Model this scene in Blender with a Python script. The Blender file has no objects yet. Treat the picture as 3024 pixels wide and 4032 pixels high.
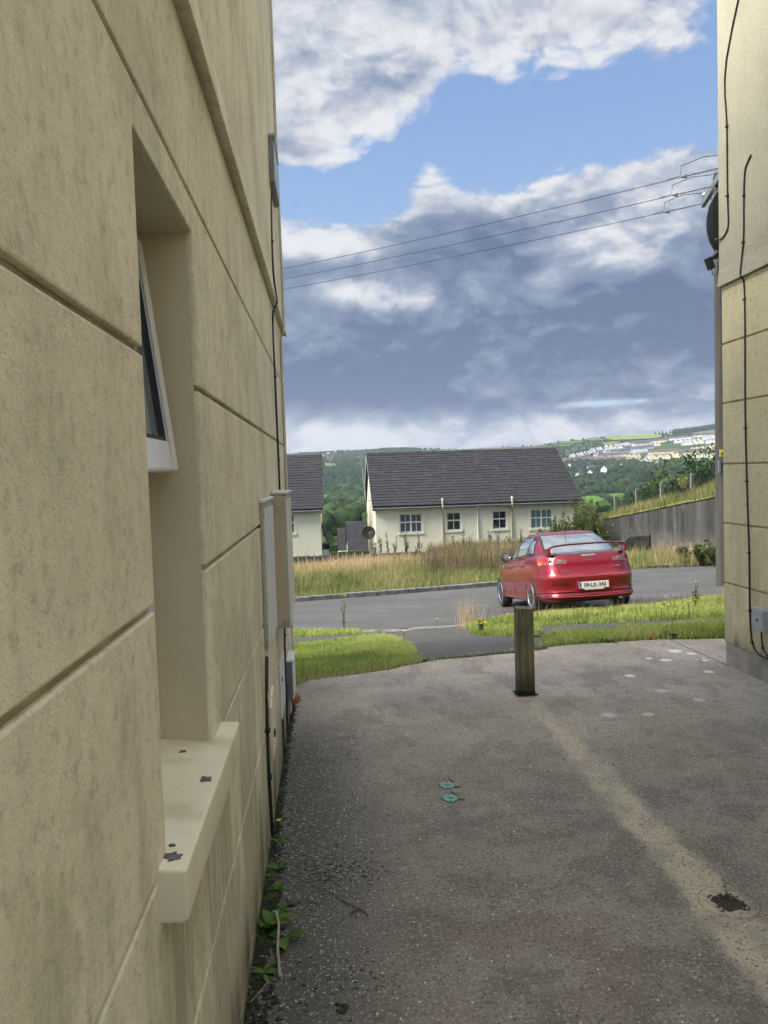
import bpy, bmesh, math, random
import numpy as np
from mathutils import Vector, Matrix
random.seed(7); RNG = np.random.default_rng(11)
scene = bpy.context.scene
COL = scene.collection
rad = math.radians

# ---------------------------------------------------------------- camera
FPX, CX, CY = 3028.0, 1512.0, 2016.0
YAW, PITCH, ROLL = rad(4.15), rad(-2.95), rad(1.78)
EYE = np.array([0.0, 0.0, 1.6])
FW = np.array([math.sin(YAW)*math.cos(PITCH), math.cos(YAW)*math.cos(PITCH), math.sin(PITCH)])
_r0 = np.array([math.cos(YAW), -math.sin(YAW), 0.0]); _u0 = np.cross(_r0, FW)
RT = math.cos(ROLL)*_r0 - math.sin(ROLL)*_u0
UP = math.cos(ROLL)*_u0 + math.sin(ROLL)*_r0
cam_data = bpy.data.cameras.new('camera'); cam = bpy.data.objects.new('camera', cam_data); COL.objects.link(cam)
cam.matrix_world = Matrix(((RT[0], UP[0], -FW[0], EYE[0]), (RT[1], UP[1], -FW[1], EYE[1]), (RT[2], UP[2], -FW[2], EYE[2]), (0, 0, 0, 1)))
cam_data.sensor_fit = 'HORIZONTAL'; cam_data.sensor_width = 36.0; cam_data.lens = 36.0*FPX/3024.0
cam_data.clip_start = 0.05; cam_data.clip_end = 12000
scene.camera = cam

def ray(px, py):                       # direction in which the survey photograph shows a point
    return FW + RT*(px-CX)/FPX - UP*(py-CY)/FPX
def onx(px, py, X): r = ray(px, py); return EYE + r*(X-EYE[0])/r[0]
def ony(px, py, Y): r = ray(px, py); return EYE + r*(Y-EYE[1])/r[1]
def onz(px, py, Z): r = ray(px, py); return EYE + r*(Z-EYE[2])/r[2]
def bearing(px, py):
    r = ray(px, py); r = r/np.linalg.norm(r)
    return math.atan2(r[0], r[1]), math.asin(r[2])

# ---------------------------------------------------------------- view
scene.view_settings.view_transform = 'Standard'; scene.view_settings.look = 'None'
scene.view_settings.gamma = 1.0; scene.view_settings.use_curve_mapping = False
scene.view_settings.exposure = 1.48
scene.cycles.max_bounces = 6; scene.cycles.diffuse_bounces = 3; scene.cycles.glossy_bounces = 3
scene.cycles.transmission_bounces = 4; scene.cycles.volume_bounces = 0; scene.cycles.transparent_max_bounces = 12
scene.cycles.use_denoising = True; scene.cycles.use_adaptive_sampling = True; scene.cycles.adaptive_threshold = 0.035; scene.cycles.adaptive_min_samples = 12
SUN_AZ, SUN_EL = rad(-104.0), rad(45.0)

# ---------------------------------------------------------------- sky and clouds
world = bpy.data.worlds.new('World'); scene.world = world; world.use_nodes = True
wt = world.node_tree; wt.nodes.clear()
class N:                               # small helper round a node tree
    def __init__(s, t): s.t = t
    def link(s, v, sock):
        if isinstance(v, bpy.types.NodeSocket): s.t.links.new(v, sock)
        elif isinstance(v, (tuple, list)): sock.default_value = tuple(v) if len(v) == len(sock.default_value) else tuple(v)+(1.0,)
        else: sock.default_value = v
    def node(s, kind, **kw):
        n = s.t.nodes.new(kind)
        for k, v in kw.items(): setattr(n, k, v)
        return n
    def m(s, op, a, b=None, c=None, clamp=False):
        n = s.node('ShaderNodeMath', operation=op); n.use_clamp = clamp
        s.link(a, n.inputs[0])
        if b is not None: s.link(b, n.inputs[1])
        if c is not None: s.link(c, n.inputs[2])
        return n.outputs[0]
    def vm(s, op, a, b=None):
        n = s.node('ShaderNodeVectorMath', operation=op); s.link(a, n.inputs[0])
        if b is not None: s.link(b, n.inputs[1])
        return n.outputs[0]
    def add(s, *v):
        r = v[0]
        for x in v[1:]: r = s.m('ADD', r, x)
        return r
    def mix(s, f, a, b, clamp=True):
        n = s.node('ShaderNodeMix', data_type='RGBA'); n.clamp_factor = clamp
        s.link(f, n.inputs[0]); s.link(a, n.inputs[6]); s.link(b, n.inputs[7]); return n.outputs[2]
    def mulc(s, a, b):
        n = s.node('ShaderNodeMix', data_type='RGBA', blend_type='MULTIPLY'); n.inputs[0].default_value = 1
        s.link(a, n.inputs[6]); s.link(b, n.inputs[7]); return n.outputs[2]
    def ss(s, v, lo, hi, a=0.0, b=1.0, lin=False):
        n = s.node('ShaderNodeMapRange'); n.interpolation_type = 'LINEAR' if lin else 'SMOOTHSTEP'
        s.link(v, n.inputs[0]); s.link(lo, n.inputs[1]); s.link(hi, n.inputs[2]); n.inputs[3].default_value = a; n.inputs[4].default_value = b
        return n.outputs[0]
    def noise(s, vec, scale, detail=4, rough=0.55, dist=0.0, w=None):
        n = s.node('ShaderNodeTexNoise')
        if w is not None: vec = s.vm('ADD', vec, (w*13.7, w*7.1, w*3.3))
        s.link(vec, n.inputs['Vector'])
        n.inputs['Scale'].default_value = scale; n.inputs['Detail'].default_value = detail
        n.inputs['Roughness'].default_value = rough; n.inputs['Distortion'].default_value = dist
        return n.outputs[0]
    def voro(s, vec, scale, feature='F1', out=0, rnd=1.0):
        n = s.node('ShaderNodeTexVoronoi', feature=feature); s.link(vec, n.inputs['Vector'])
        n.inputs['Scale'].default_value = scale; n.inputs['Randomness'].default_value = rnd
        return n.outputs[out]
    def scale(s, vec, sc):
        n = s.node('ShaderNodeMapping'); s.link(vec, n.inputs[0]); n.inputs['Scale'].default_value = sc; return n.outputs[0]
    def xyz(s, vec):
        n = s.node('ShaderNodeSeparateXYZ'); s.link(vec, n.inputs[0]); return n.outputs
    def comb(s, x, y, z):
        n = s.node('ShaderNodeCombineXYZ'); s.link(x, n.inputs[0]); s.link(y, n.inputs[1]); s.link(z, n.inputs[2]); return n.outputs[0]

g = N(wt)
world.cycles.sampling_method = 'MANUAL'; world.cycles.sample_map_resolution = 256
SKY_STRENGTH = 0.10
tc = g.node('ShaderNodeTexCoord').outputs['Generated']
dx, dy, dz = g.xyz(g.vm('NORMALIZE', tc))
az = g.m('ARCTAN2', dx, dy); el = g.m('ARCSINE', dz)
azd = g.m('MULTIPLY', az, 57.29578); eld = g.m('MULTIPLY', el, 57.29578)
cv = g.comb(dx, dy, g.m('MULTIPLY', dz, 1.7))            # direction space, clouds flattened a little
wn = g.node('ShaderNodeTexNoise'); g.link(cv, wn.inputs['Vector']); wn.inputs['Scale'].default_value = 5.0; wn.inputs['Detail'].default_value = 3
warp = g.vm('SCALE', g.vm('SUBTRACT', wn.outputs[1], (0.5, 0.5, 0.5))); warp.node.inputs['Scale'].default_value = 0.10
cvw = g.vm('ADD', cv, warp)
def bias(items):
    tot = None
    for (px, py, rx, ry, amp) in items:                  # elliptical banks: centre, half sizes (survey pixels), weight
        a0, e0 = bearing(px, py); ra = math.degrees(rx/FPX); re = math.degrees(ry/FPX)
        ua = g.m('DIVIDE', g.m('SUBTRACT', azd, math.degrees(a0)), ra)
        ue = g.m('DIVIDE', g.m('SUBTRACT', eld, math.degrees(e0)), re)
        q = g.m('MULTIPLY', g.add(g.m('MULTIPLY', ua, ua), g.m('MULTIPLY', ue, ue)), -1.0)
        v = g.m('MULTIPLY', g.m('EXPONENT', q), amp)
        tot = v if tot is None else g.add(tot, v)
    return tot
nbig = g.noise(cvw, 5.5, 8, 0.60, w=2.3)
nfine = g.noise(cvw, 17.0, 6, 0.62, w=7.7)
off = g.vm('ADD', cvw, (0.0, 0.0, 0.030))
nbig_up = g.noise(off, 5.5, 6, 0.60, w=2.3)
nfine_up = g.noise(g.vm('ADD', cvw, (0.0, 0.0, 0.012)), 17.0, 4, 0.62, w=7.7)
bil = g.node('ShaderNodeTexVoronoi', feature='F1'); g.link(g.vm('ADD', cvw, warp), bil.inputs['Vector']); bil.inputs['Scale'].default_value = 15.0; bil.inputs['Detail'].default_value = 2.0; bil.inputs['Roughness'].default_value = 0.55
billow = g.m('SUBTRACT', 0.42, bil.outputs[0])
cover = bias([(1230, 260, 340, 440, .38), (1620, 170, 260, 220, .34), (2250, 40, 560, 220, .44), (1400, 500, 240, 140, .16),
              (2000, 520, 520, 170, -.42), (2600, 440, 330, 150, -.34), (1300, 780, 260, 90, -.30), (1560, 640, 110, 90, -.10), (1450, 840, 160, 50, -.22), (1250, 720, 260, 60, -.2), (1800, 330, 110, 190, -.22),
              (1690, 680, 80, 130, .30), (2650, 640, 160, 90, .16), (1950, 1200, 1300, 300, .62), (1500, 1010, 500, 110, .20), (2200, 880, 500, 170, .30), (2700, 780, 300, 160, .22),
              (1900, 1450, 1600, 170, .60), (2360, 1588, 240, 15, -.55), (1900, 1700, 1700, 110, .62)])
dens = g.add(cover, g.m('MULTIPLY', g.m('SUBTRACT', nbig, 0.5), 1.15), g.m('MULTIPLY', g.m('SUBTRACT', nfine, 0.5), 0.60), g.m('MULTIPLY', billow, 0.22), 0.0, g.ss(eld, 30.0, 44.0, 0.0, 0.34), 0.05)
alpha = g.ss(dens, -0.03, 0.22)
thick = g.ss(dens, 0.12, 0.62)
edge = g.m('SUBTRACT', 1.0, thick)
relief = g.add(g.m('MULTIPLY', g.m('SUBTRACT', nbig, nbig_up), 4.2), g.m('MULTIPLY', g.m('SUBTRACT', nfine, nfine_up), 1.3))
lit = bias([(1250, 300, 420, 560, .50), (2200, 80, 700, 280, .55), (1900, 770, 420, 80, .30), (2650, 700, 220, 120, .36), (1250, 960, 260, 60, .55), (1380, 1155, 150, 55, .75), (1620, 1185, 110, 34, .42),
            (2380, 860, 380, 120, .28), (1400, 985, 330, 60, .25), (2350, 1000, 230, 85, .70), (2170, 1110, 90, 60, .45), (2650, 950, 200, 150, .12), (1900, 1705, 1800, 85, .85), (2500, 1470, 420, 55, .20), (1500, 560, 200, 120, .2),
            (1500, 1480, 800, 120, -.14), (2350, 1250, 700, 110, -.10), (1300, 1300, 160, 130, .16), (1750, 1180, 300, 60, .08), (2000, 960, 420, 80, -.10)])
lum = g.m('ADD', g.add(0.25, lit, g.ss(eld, 30.0, 45.0, 0.0, 0.45), g.m('MULTIPLY', edge, 0.34), g.m('MULTIPLY', billow, 0.42), g.m('MULTIPLY', relief, 0.5)), g.add(g.m('MULTIPLY', g.m('SUBTRACT', nfine, 0.5), 0.3), g.m('MULTIPLY', g.m('SUBTRACT', nbig, 0.5), 0.45), g.m('MULTIPLY', g.m('SUBTRACT', g.noise(cvw, 2.6, 3, 0.5, w=1.2), 0.5), 0.5)), clamp=True)  # high clouds out of view also whitened as added fill light
K = 1.0/SKY_STRENGTH/2.79
dark = (0.135*K, 0.190*K, 0.325*K); mid = (0.33*K, 0.40*K, 0.53*K); lite = (0.82*K, 0.835*K, 0.865*K)
ccol = g.mix(g.ss(lum, 0.40, 1.0), g.mix(g.ss(lum, 0.02, 0.52, lin=True), dark, mid), lite)
sky = g.node('ShaderNodeTexSky', sky_type='NISHITA'); sky.sun_disc = False
sky.sun_elevation = SUN_EL; sky.sun_rotation = SUN_AZ; sky.air_density = 1.0; sky.dust_density = 1.2; sky.ozone_density = 1.6
blue = g.mix(g.ss(eld, 2.0, 30.0), (0.40*K, 0.58*K, 0.80*K), (0.225*K, 0.365*K, 0.67*K))
blue = g.mix(0.80, sky.outputs[0], blue)
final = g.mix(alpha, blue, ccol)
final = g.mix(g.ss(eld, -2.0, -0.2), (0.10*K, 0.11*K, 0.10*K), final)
final = g.vm('SCALE', final); g.link(g.ss(eld, 30.0, 65.0, 1.0, 2.3), final.node.inputs['Scale'])  # overhead sky gain above the view, added to brighten the shaded walls
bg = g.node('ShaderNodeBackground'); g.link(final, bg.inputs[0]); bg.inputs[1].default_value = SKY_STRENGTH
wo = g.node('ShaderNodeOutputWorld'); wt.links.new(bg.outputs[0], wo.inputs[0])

sd = bpy.data.lights.new('sun', 'SUN'); sun = bpy.data.objects.new('sun', sd); COL.objects.link(sun)
sd.energy = 2.7; sd.angle = rad(30.0); sd.color = (1.0, 0.95, 0.87)
sun.rotation_euler = Vector((math.sin(SUN_AZ)*math.cos(SUN_EL), math.cos(SUN_AZ)*math.cos(SUN_EL), math.sin(SUN_EL))).to_track_quat('Z', 'Y').to_euler()

# ---------------------------------------------------------------- object helpers
def link_obj(name, me, parent=None, kind=None, label=None, cat=None, group=None):
    o = bpy.data.objects.new(name, me); COL.objects.link(o)
    if parent is not None: o.parent = parent
    if kind: o['kind'] = kind
    if label: o['label'] = label
    if cat: o['category'] = cat
    if group: o['group'] = group
    return o
def thing(name, label, cat, loc=(0, 0, 0), rz=0.0, group=None):
    o = link_obj(name, None, label=label, cat=cat, group=group); o.location = loc; o.rotation_euler = (0, 0, rz); o.empty_display_size = 0.2
    return o
def copy_tree(root, loc=None, rot=None, label=None, group=None):
    r = root.copy(); COL.objects.link(r)
    if loc is not None: r.location = loc
    if rot is not None: r.rotation_euler = rot
    if label: r['label'] = label
    if group: r['group'] = group
    for ch in list(root.children):
        c = ch.copy(); COL.objects.link(c); c.parent = r
        for gch in ch.children:
            d = gch.copy(); COL.objects.link(d); d.parent = c
    return r
class MB:
    def __init__(s): s.v = []; s.f = []; s.mi = []; s.cur = 0
    def add(s, vs, fs):
        b = len(s.v); s.v += [tuple(map(float, v)) for v in vs]; s.f += [tuple(i+b for i in f) for f in fs]; s.mi += [s.cur]*len(fs); return s
    def box(s, a, b):
        x0, y0, z0 = [min(p, q) for p, q in zip(a, b)]; x1, y1, z1 = [max(p, q) for p, q in zip(a, b)]
        return s.add([(x0, y0, z0), (x1, y0, z0), (x1, y1, z0), (x0, y1, z0), (x0, y0, z1), (x1, y0, z1), (x1, y1, z1), (x0, y1, z1)],
                     [(0, 3, 2, 1), (4, 5, 6, 7), (0, 1, 5, 4), (1, 2, 6, 5), (2, 3, 7, 6), (3, 0, 4, 7)])
    def tube(s, pts, r, n=8, cap=True):
        P = [Vector(p) for p in pts]; rs = r if isinstance(r, (list, tuple)) else [r]*len(P); rings = []
        for i, p in enumerate(P):
            d = (P[min(i+1, len(P)-1)]-P[max(i-1, 0)]).normalized()
            u = d.cross(Vector((0, 0, 1)) if abs(d.z) < .9 else Vector((1, 0, 0))).normalized(); w = d.cross(u)
            rings.append([p+(u*math.cos(2*math.pi*k/n)+w*math.sin(2*math.pi*k/n))*rs[i] for k in range(n)])
        fs = [(i*n+k, i*n+(k+1) % n, (i+1)*n+(k+1) % n, (i+1)*n+k) for i in range(len(P)-1) for k in range(n)]
        if cap: fs += [tuple(range(n))[::-1], tuple((len(P)-1)*n+k for k in range(n))]
        return s.add([v for r_ in rings for v in r_], fs)
    def bar(s, a, b, w, h, up=(0, 0, 1)):
        a, b = Vector(a), Vector(b); d = (b-a).normalized(); u = d.cross(Vector(up)).normalized()*w/2; v = d.cross(u).normalized()*h/2
        vs = [a-u-v, a+u-v, a+u+v, a-u+v, b-u-v, b+u-v, b+u+v, b-u+v]
        return s.add(vs, [(0, 3, 2, 1), (4, 5, 6, 7), (0, 1, 5, 4), (1, 2, 6, 5), (2, 3, 7, 6), (3, 0, 4, 7)])
    def prism(s, poly, off):                              # planar polygon (3-D points) pushed along a vector
        n = len(poly); P = [Vector(p) for p in poly]; o = Vector(off)
        fs = [tuple(range(n))[::-1], tuple(range(n, 2*n))]+[(i, (i+1) % n, n+(i+1) % n, n+i) for i in range(n)]
        return s.add([*P, *[p+o for p in P]], fs)
    def lathe(s, prof, n=20, origin=(0, 0, 0), axis='z'):
        vs = []; O = origin
        for r, h in prof:
            for k in range(n):
                c, q = math.cos(2*math.pi*k/n)*r, math.sin(2*math.pi*k/n)*r
                vs.append({'z': (O[0]+c, O[1]+q, O[2]+h), 'x': (O[0]+h, O[1]+c, O[2]+q), 'y': (O[0]+c, O[1]+h, O[2]+q)}[axis])
        fs = [(i*n+k, i*n+(k+1) % n, (i+1)*n+(k+1) % n, (i+1)*n+k) for i in range(len(prof)-1) for k in range(n)]
        fs += [tuple(range(n))[::-1], tuple((len(prof)-1)*n+k for k in range(n))]
        return s.add(vs, fs)
    def mesh(s, name, mats, smooth=False, bevel=0.0, seg=1):
        me = bpy.data.meshes.new(name); me.from_pydata(s.v, [], s.f)
        for m_ in (mats if isinstance(mats, (list, tuple)) else [mats]): me.materials.append(m_)
        if any(s.mi): me.polygons.foreach_set('material_index', s.mi)
        bm = bmesh.new(); bm.from_mesh(me); bmesh.ops.recalc_face_normals(bm, faces=bm.faces)
        if bevel > 0:
            bmesh.ops.remove_doubles(bm, verts=bm.verts, dist=1e-5)
            ed = [e for e in bm.edges if len(e.link_faces) == 2 and e.calc_face_angle(0) > 0.5]
            bmesh.ops.bevel(bm, geom=ed, offset=bevel, segments=seg, affect='EDGES', profile=0.6, clamp_overlap=True)
        if smooth:
            for f in bm.faces: f.smooth = True
            for e in bm.edges:
                if len(e.link_faces) == 2 and e.calc_face_angle(0) > 0.7: e.smooth = False
        bm.to_mesh(me); bm.free(); me.update(); return me
    def build(s, name, mats, parent=None, smooth=False, bevel=0.0, seg=1, **kw):
        return link_obj(name, s.mesh(name, mats, smooth, bevel, seg), parent, **kw)
def np_mesh(name, V, F, mats, rnd=None, smooth=False, matidx=None):
    V = np.asarray(V, np.float32); F = np.asarray(F, np.int32); k = F.shape[1]
    me = bpy.data.meshes.new(name); me.vertices.add(len(V)); me.vertices.foreach_set('co', V.ravel())
    me.loops.add(F.size); me.loops.foreach_set('vertex_index', F.ravel())
    me.polygons.add(len(F)); me.polygons.foreach_set('loop_start', np.arange(0, F.size, k, dtype=np.int32)); me.polygons.foreach_set('loop_total', np.full(len(F), k, np.int32))
    for m_ in (mats if isinstance(mats, (list, tuple)) else [mats]): me.materials.append(m_)
    if matidx is not None: me.polygons.foreach_set('material_index', np.asarray(matidx, np.int32))
    if smooth: me.polygons.foreach_set('use_smooth', np.ones(len(F), bool))
    me.update(calc_edges=True)
    if rnd is not None:
        a = me.attributes.new('rnd', 'FLOAT', 'POINT'); a.data.foreach_set('value', np.asarray(rnd, np.float32))
    me.validate(); return me

# ---------------------------------------------------------------- materials
def new_mat(name):
    m_ = bpy.data.materials.new(name); m_.use_nodes = True; t = m_.node_tree; t.nodes.clear()
    out = t.nodes.new('ShaderNodeOutputMaterial'); b = t.nodes.new('ShaderNodeBsdfPrincipled'); t.links.new(b.outputs[0], out.inputs[0])
    return m_, N(t), b
def bump(h, b, height, strength, dist):
    n = h.node('ShaderNodeBump'); n.inputs['Strength'].default_value = strength; n.inputs['Distance'].default_value = dist
    h.link(height, n.inputs['Height']); h.t.links.new(n.outputs[0], b.inputs['Normal'])
def pos(h): return h.node('ShaderNodeNewGeometry').outputs['Position']
def objc(h): return h.node('ShaderNodeTexCoord').outputs['Object']
def M(name, c1, c2=None, scale=6.0, rough=0.7, metal=0.0, bs=0.0, bscale=80.0, stretch=(1, 1, 1), spec=0.5, coat=0.0, world_space=False, detail=4, lo=.35, hi=.65, c3=None, s3=1.0, bd=0.004):
    m_, h, b = new_mat(name); v = pos(h) if world_space else objc(h); v2 = h.scale(v, stretch)
    c2 = c2 or tuple(x*0.82 for x in c1)
    n = h.noise(v2, scale, detail); col = h.mix(h.ss(n, lo, hi), c1, c2)
    if c3: col = h.mix(h.ss(h.noise(v2, s3, 5, .6, w=3.1), .5, .68), col, c3)
    h.link(col, b.inputs['Base Color']); b.inputs['Roughness'].default_value = rough; b.inputs['Metallic'].default_value = metal
    b.inputs['Specular IOR Level'].default_value = spec; b.inputs['Coat Weight'].default_value = coat
    if bs > 0: bump(h, b, h.noise(v, bscale, 3, .6), bs, bd)
    return m_
# ---------------------------------------------------------------- special materials
def render_mat(name, base, dirt, pink, bsz=.0028, streak=.5, spk=.32, mot=.26):
    m_, h, b = new_mat(name); p = pos(h); x, y, z = h.xyz(p)
    st = h.noise(h.scale(p, (1, 1, .16)), 7.0, 6, .6); blot = h.noise(p, 2.2, 5, .6, w=4.0); mott = h.noise(p, 34.0, 3, .65); fine = h.noise(p, 130.0, 2, .7)
    col = h.mix(h.m('MULTIPLY', h.ss(blot, .42, .66), .55), base, dirt)
    col = h.mix(h.m('MULTIPLY', h.ss(st, .46, .70), streak), col, dirt)
    col = h.mix(h.m('MULTIPLY', h.ss(h.noise(p, 1.3, 4, .6, w=9.0), .50, .70), .5), col, pink)
    col = h.mix(h.m('MULTIPLY', h.ss(mott, .50, .72), .34), col, tuple(c*.55 for c in dirt))
    col = h.mix(h.m('MULTIPLY', h.ss(h.noise(h.scale(p, (1, 1, .6)), 3.6, 7, .72, w=6.), .49, .66), mot*1.6), col, (.47, .43, .27))
    col = h.mix(h.m('MULTIPLY', h.ss(mott, .48, .30), .22), col, tuple(min(1, c*1.18) for c in base))
    col = h.mix(h.m('MULTIPLY', h.ss(fine, .52, .75), .34), col, tuple(c*.6 for c in dirt))
    specks = h.m('MULTIPLY', h.ss(h.voro(p, 46.0), .11, .05), h.ss(h.noise(p, 5.0, 2, .5, w=1.0), .52, .62))
    col = h.mix(h.m('MULTIPLY', specks, spk), col, (.10, .085, .06))
    if 'weathered' in name:                                         # drips below the window sill
        dr = h.m('MULTIPLY', h.m('MULTIPLY', h.ss(y, 1.20, 1.32), h.ss(y, 2.08, 1.95)), h.m('MULTIPLY', h.ss(z, .88, .84), h.ss(z, .15, .75)))
        col = h.mix(h.m('MULTIPLY', dr, h.ss(h.noise(h.scale(p, (1, 1, .06)), 16.0, 4, .6), .40, .62, .15, .75)), col, (.36, .34, .22))
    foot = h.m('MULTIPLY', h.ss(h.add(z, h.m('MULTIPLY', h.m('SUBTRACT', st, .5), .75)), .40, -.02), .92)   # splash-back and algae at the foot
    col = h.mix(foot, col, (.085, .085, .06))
    alg = h.m('MULTIPLY', h.ss(h.add(z, h.m('MULTIPLY', h.m('SUBTRACT', blot, .5), 1.8)), 1.5, .15), h.ss(st, .40, .62))
    col = h.mix(h.m('MULTIPLY', alg, .6), col, (.36, .335, .17))
    h.link(col, b.inputs['Base Color']); b.inputs['Roughness'].default_value = .93; b.inputs['Specular IOR Level'].default_value = .15
    ht = h.add(h.m('MULTIPLY', h.noise(p, 170.0, 2, .7), 1.0), h.m('MULTIPLY', h.noise(p, 30.0, 2, .6), 1.0))
    bump(h, b, ht, .55, bsz); return m_
mat_wallL = render_mat('cream_render_weathered', (.86, .78, .585), (.56, .52, .375), (.82, .71, .55), streak=.36)
mat_wallR = render_mat('cream_render_clean', (.88, .75, .48), (.74, .64, .41), (.85, .71, .46), streak=.45, spk=.14, mot=.10)
mat_wallU = render_mat('upper_render_grey', (.56, .52, .40), (.46, .43, .33), (.54, .48, .38), streak=.4, spk=.15, mot=.15)
mat_core = M('render_joint', (.60, .53, .36), (.42, .37, .23), scale=9, rough=.9, bs=.4, bscale=120, world_space=True)
mat_jambL = M('window_reveal_paint', (.66, .57, .39), (.60, .51, .34), scale=4, rough=.85, bs=.35, bscale=170, world_space=True, stretch=(1, 1, .4), bd=.002)
mat_sill = M('cream_sill_paint', (.84, .76, .56), (.78, .70, .50), scale=5, rough=.5, bs=.12, bscale=60, world_space=True, c3=(.60, .55, .34), s3=5, stretch=(1, 1, .35))
mat_flake = M('bare_cement_chip', (.16, .15, .15), (.10, .09, .09), scale=60, rough=.9)
mat_plinth = M('plinth_render', (.42, .37, .29), (.30, .265, .21), scale=5, rough=.9, bs=.6, bscale=110, world_space=True, c3=(.20, .19, .14), s3=3)
mat_upvc = M('white_upvc', (.80, .81, .83), (.76, .77, .79), scale=3, rough=.28, spec=.5)
mat_upvc2 = M('white_upvc_weathered', (.74, .75, .76), (.66, .66, .65), scale=14, rough=.45)
mat_gasket = M('rubber_gasket', (.03, .03, .035), rough=.6)
mat_pipe_cream = M('cream_painted_pipe', (.60, .55, .40), (.50, .45, .32), scale=8, rough=.5)
mat_boxwhite = M('meter_box_white', (.76, .74, .68), (.68, .65, .57), scale=3, rough=.35, stretch=(1, 1, .25), c3=(.60, .56, .44), s3=2.2)
mat_boxcream = M('meter_box_cream', (.55, .47, .34), (.50, .43, .305), scale=4, rough=.4, c3=(.33, .28, .17), s3=5)  # beige plastic with the shade of the box sides put into its colour
mat_greybox = M('grey_plastic', (.44, .47, .49), (.38, .40, .42), scale=8, rough=.4)
mat_greybox_dark = M('grey_plastic_dark', (.20, .215, .22), (.16, .17, .175), scale=8, rough=.45)
mat_cable = M('black_cable', (.02, .02, .022), (.03, .03, .035), rough=.45)
mat_terra = M('terracotta', (.44, .16, .09), (.36, .13, .08), scale=20, rough=.7, bs=.2)
mat_galv = M('galvanised_steel', (.32, .34, .35), (.24, .26, .27), scale=18, rough=.5, metal=.6)
mat_dark = M('dark_void', (.015, .015, .015), rough=.9)
def glass_mat(name, tint, rough=.04):
    m_, h, b = new_mat(name); h.link(h.mix(h.noise(objc(h), 3.0), tint, tuple(c*1.3 for c in tint)), b.inputs['Base Color']); b.inputs['Roughness'].default_value = rough
    b.inputs['Specular IOR Level'].default_value = .9; b.inputs['Coat Weight'].default_value = .6; b.inputs['Coat Roughness'].default_value = .02; return m_
mat_glass = glass_mat('window_glass', (.20, .235, .25), .12); mat_glass_frost = glass_mat('obscured_glass', (.42, .47, .49), .3)

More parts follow.
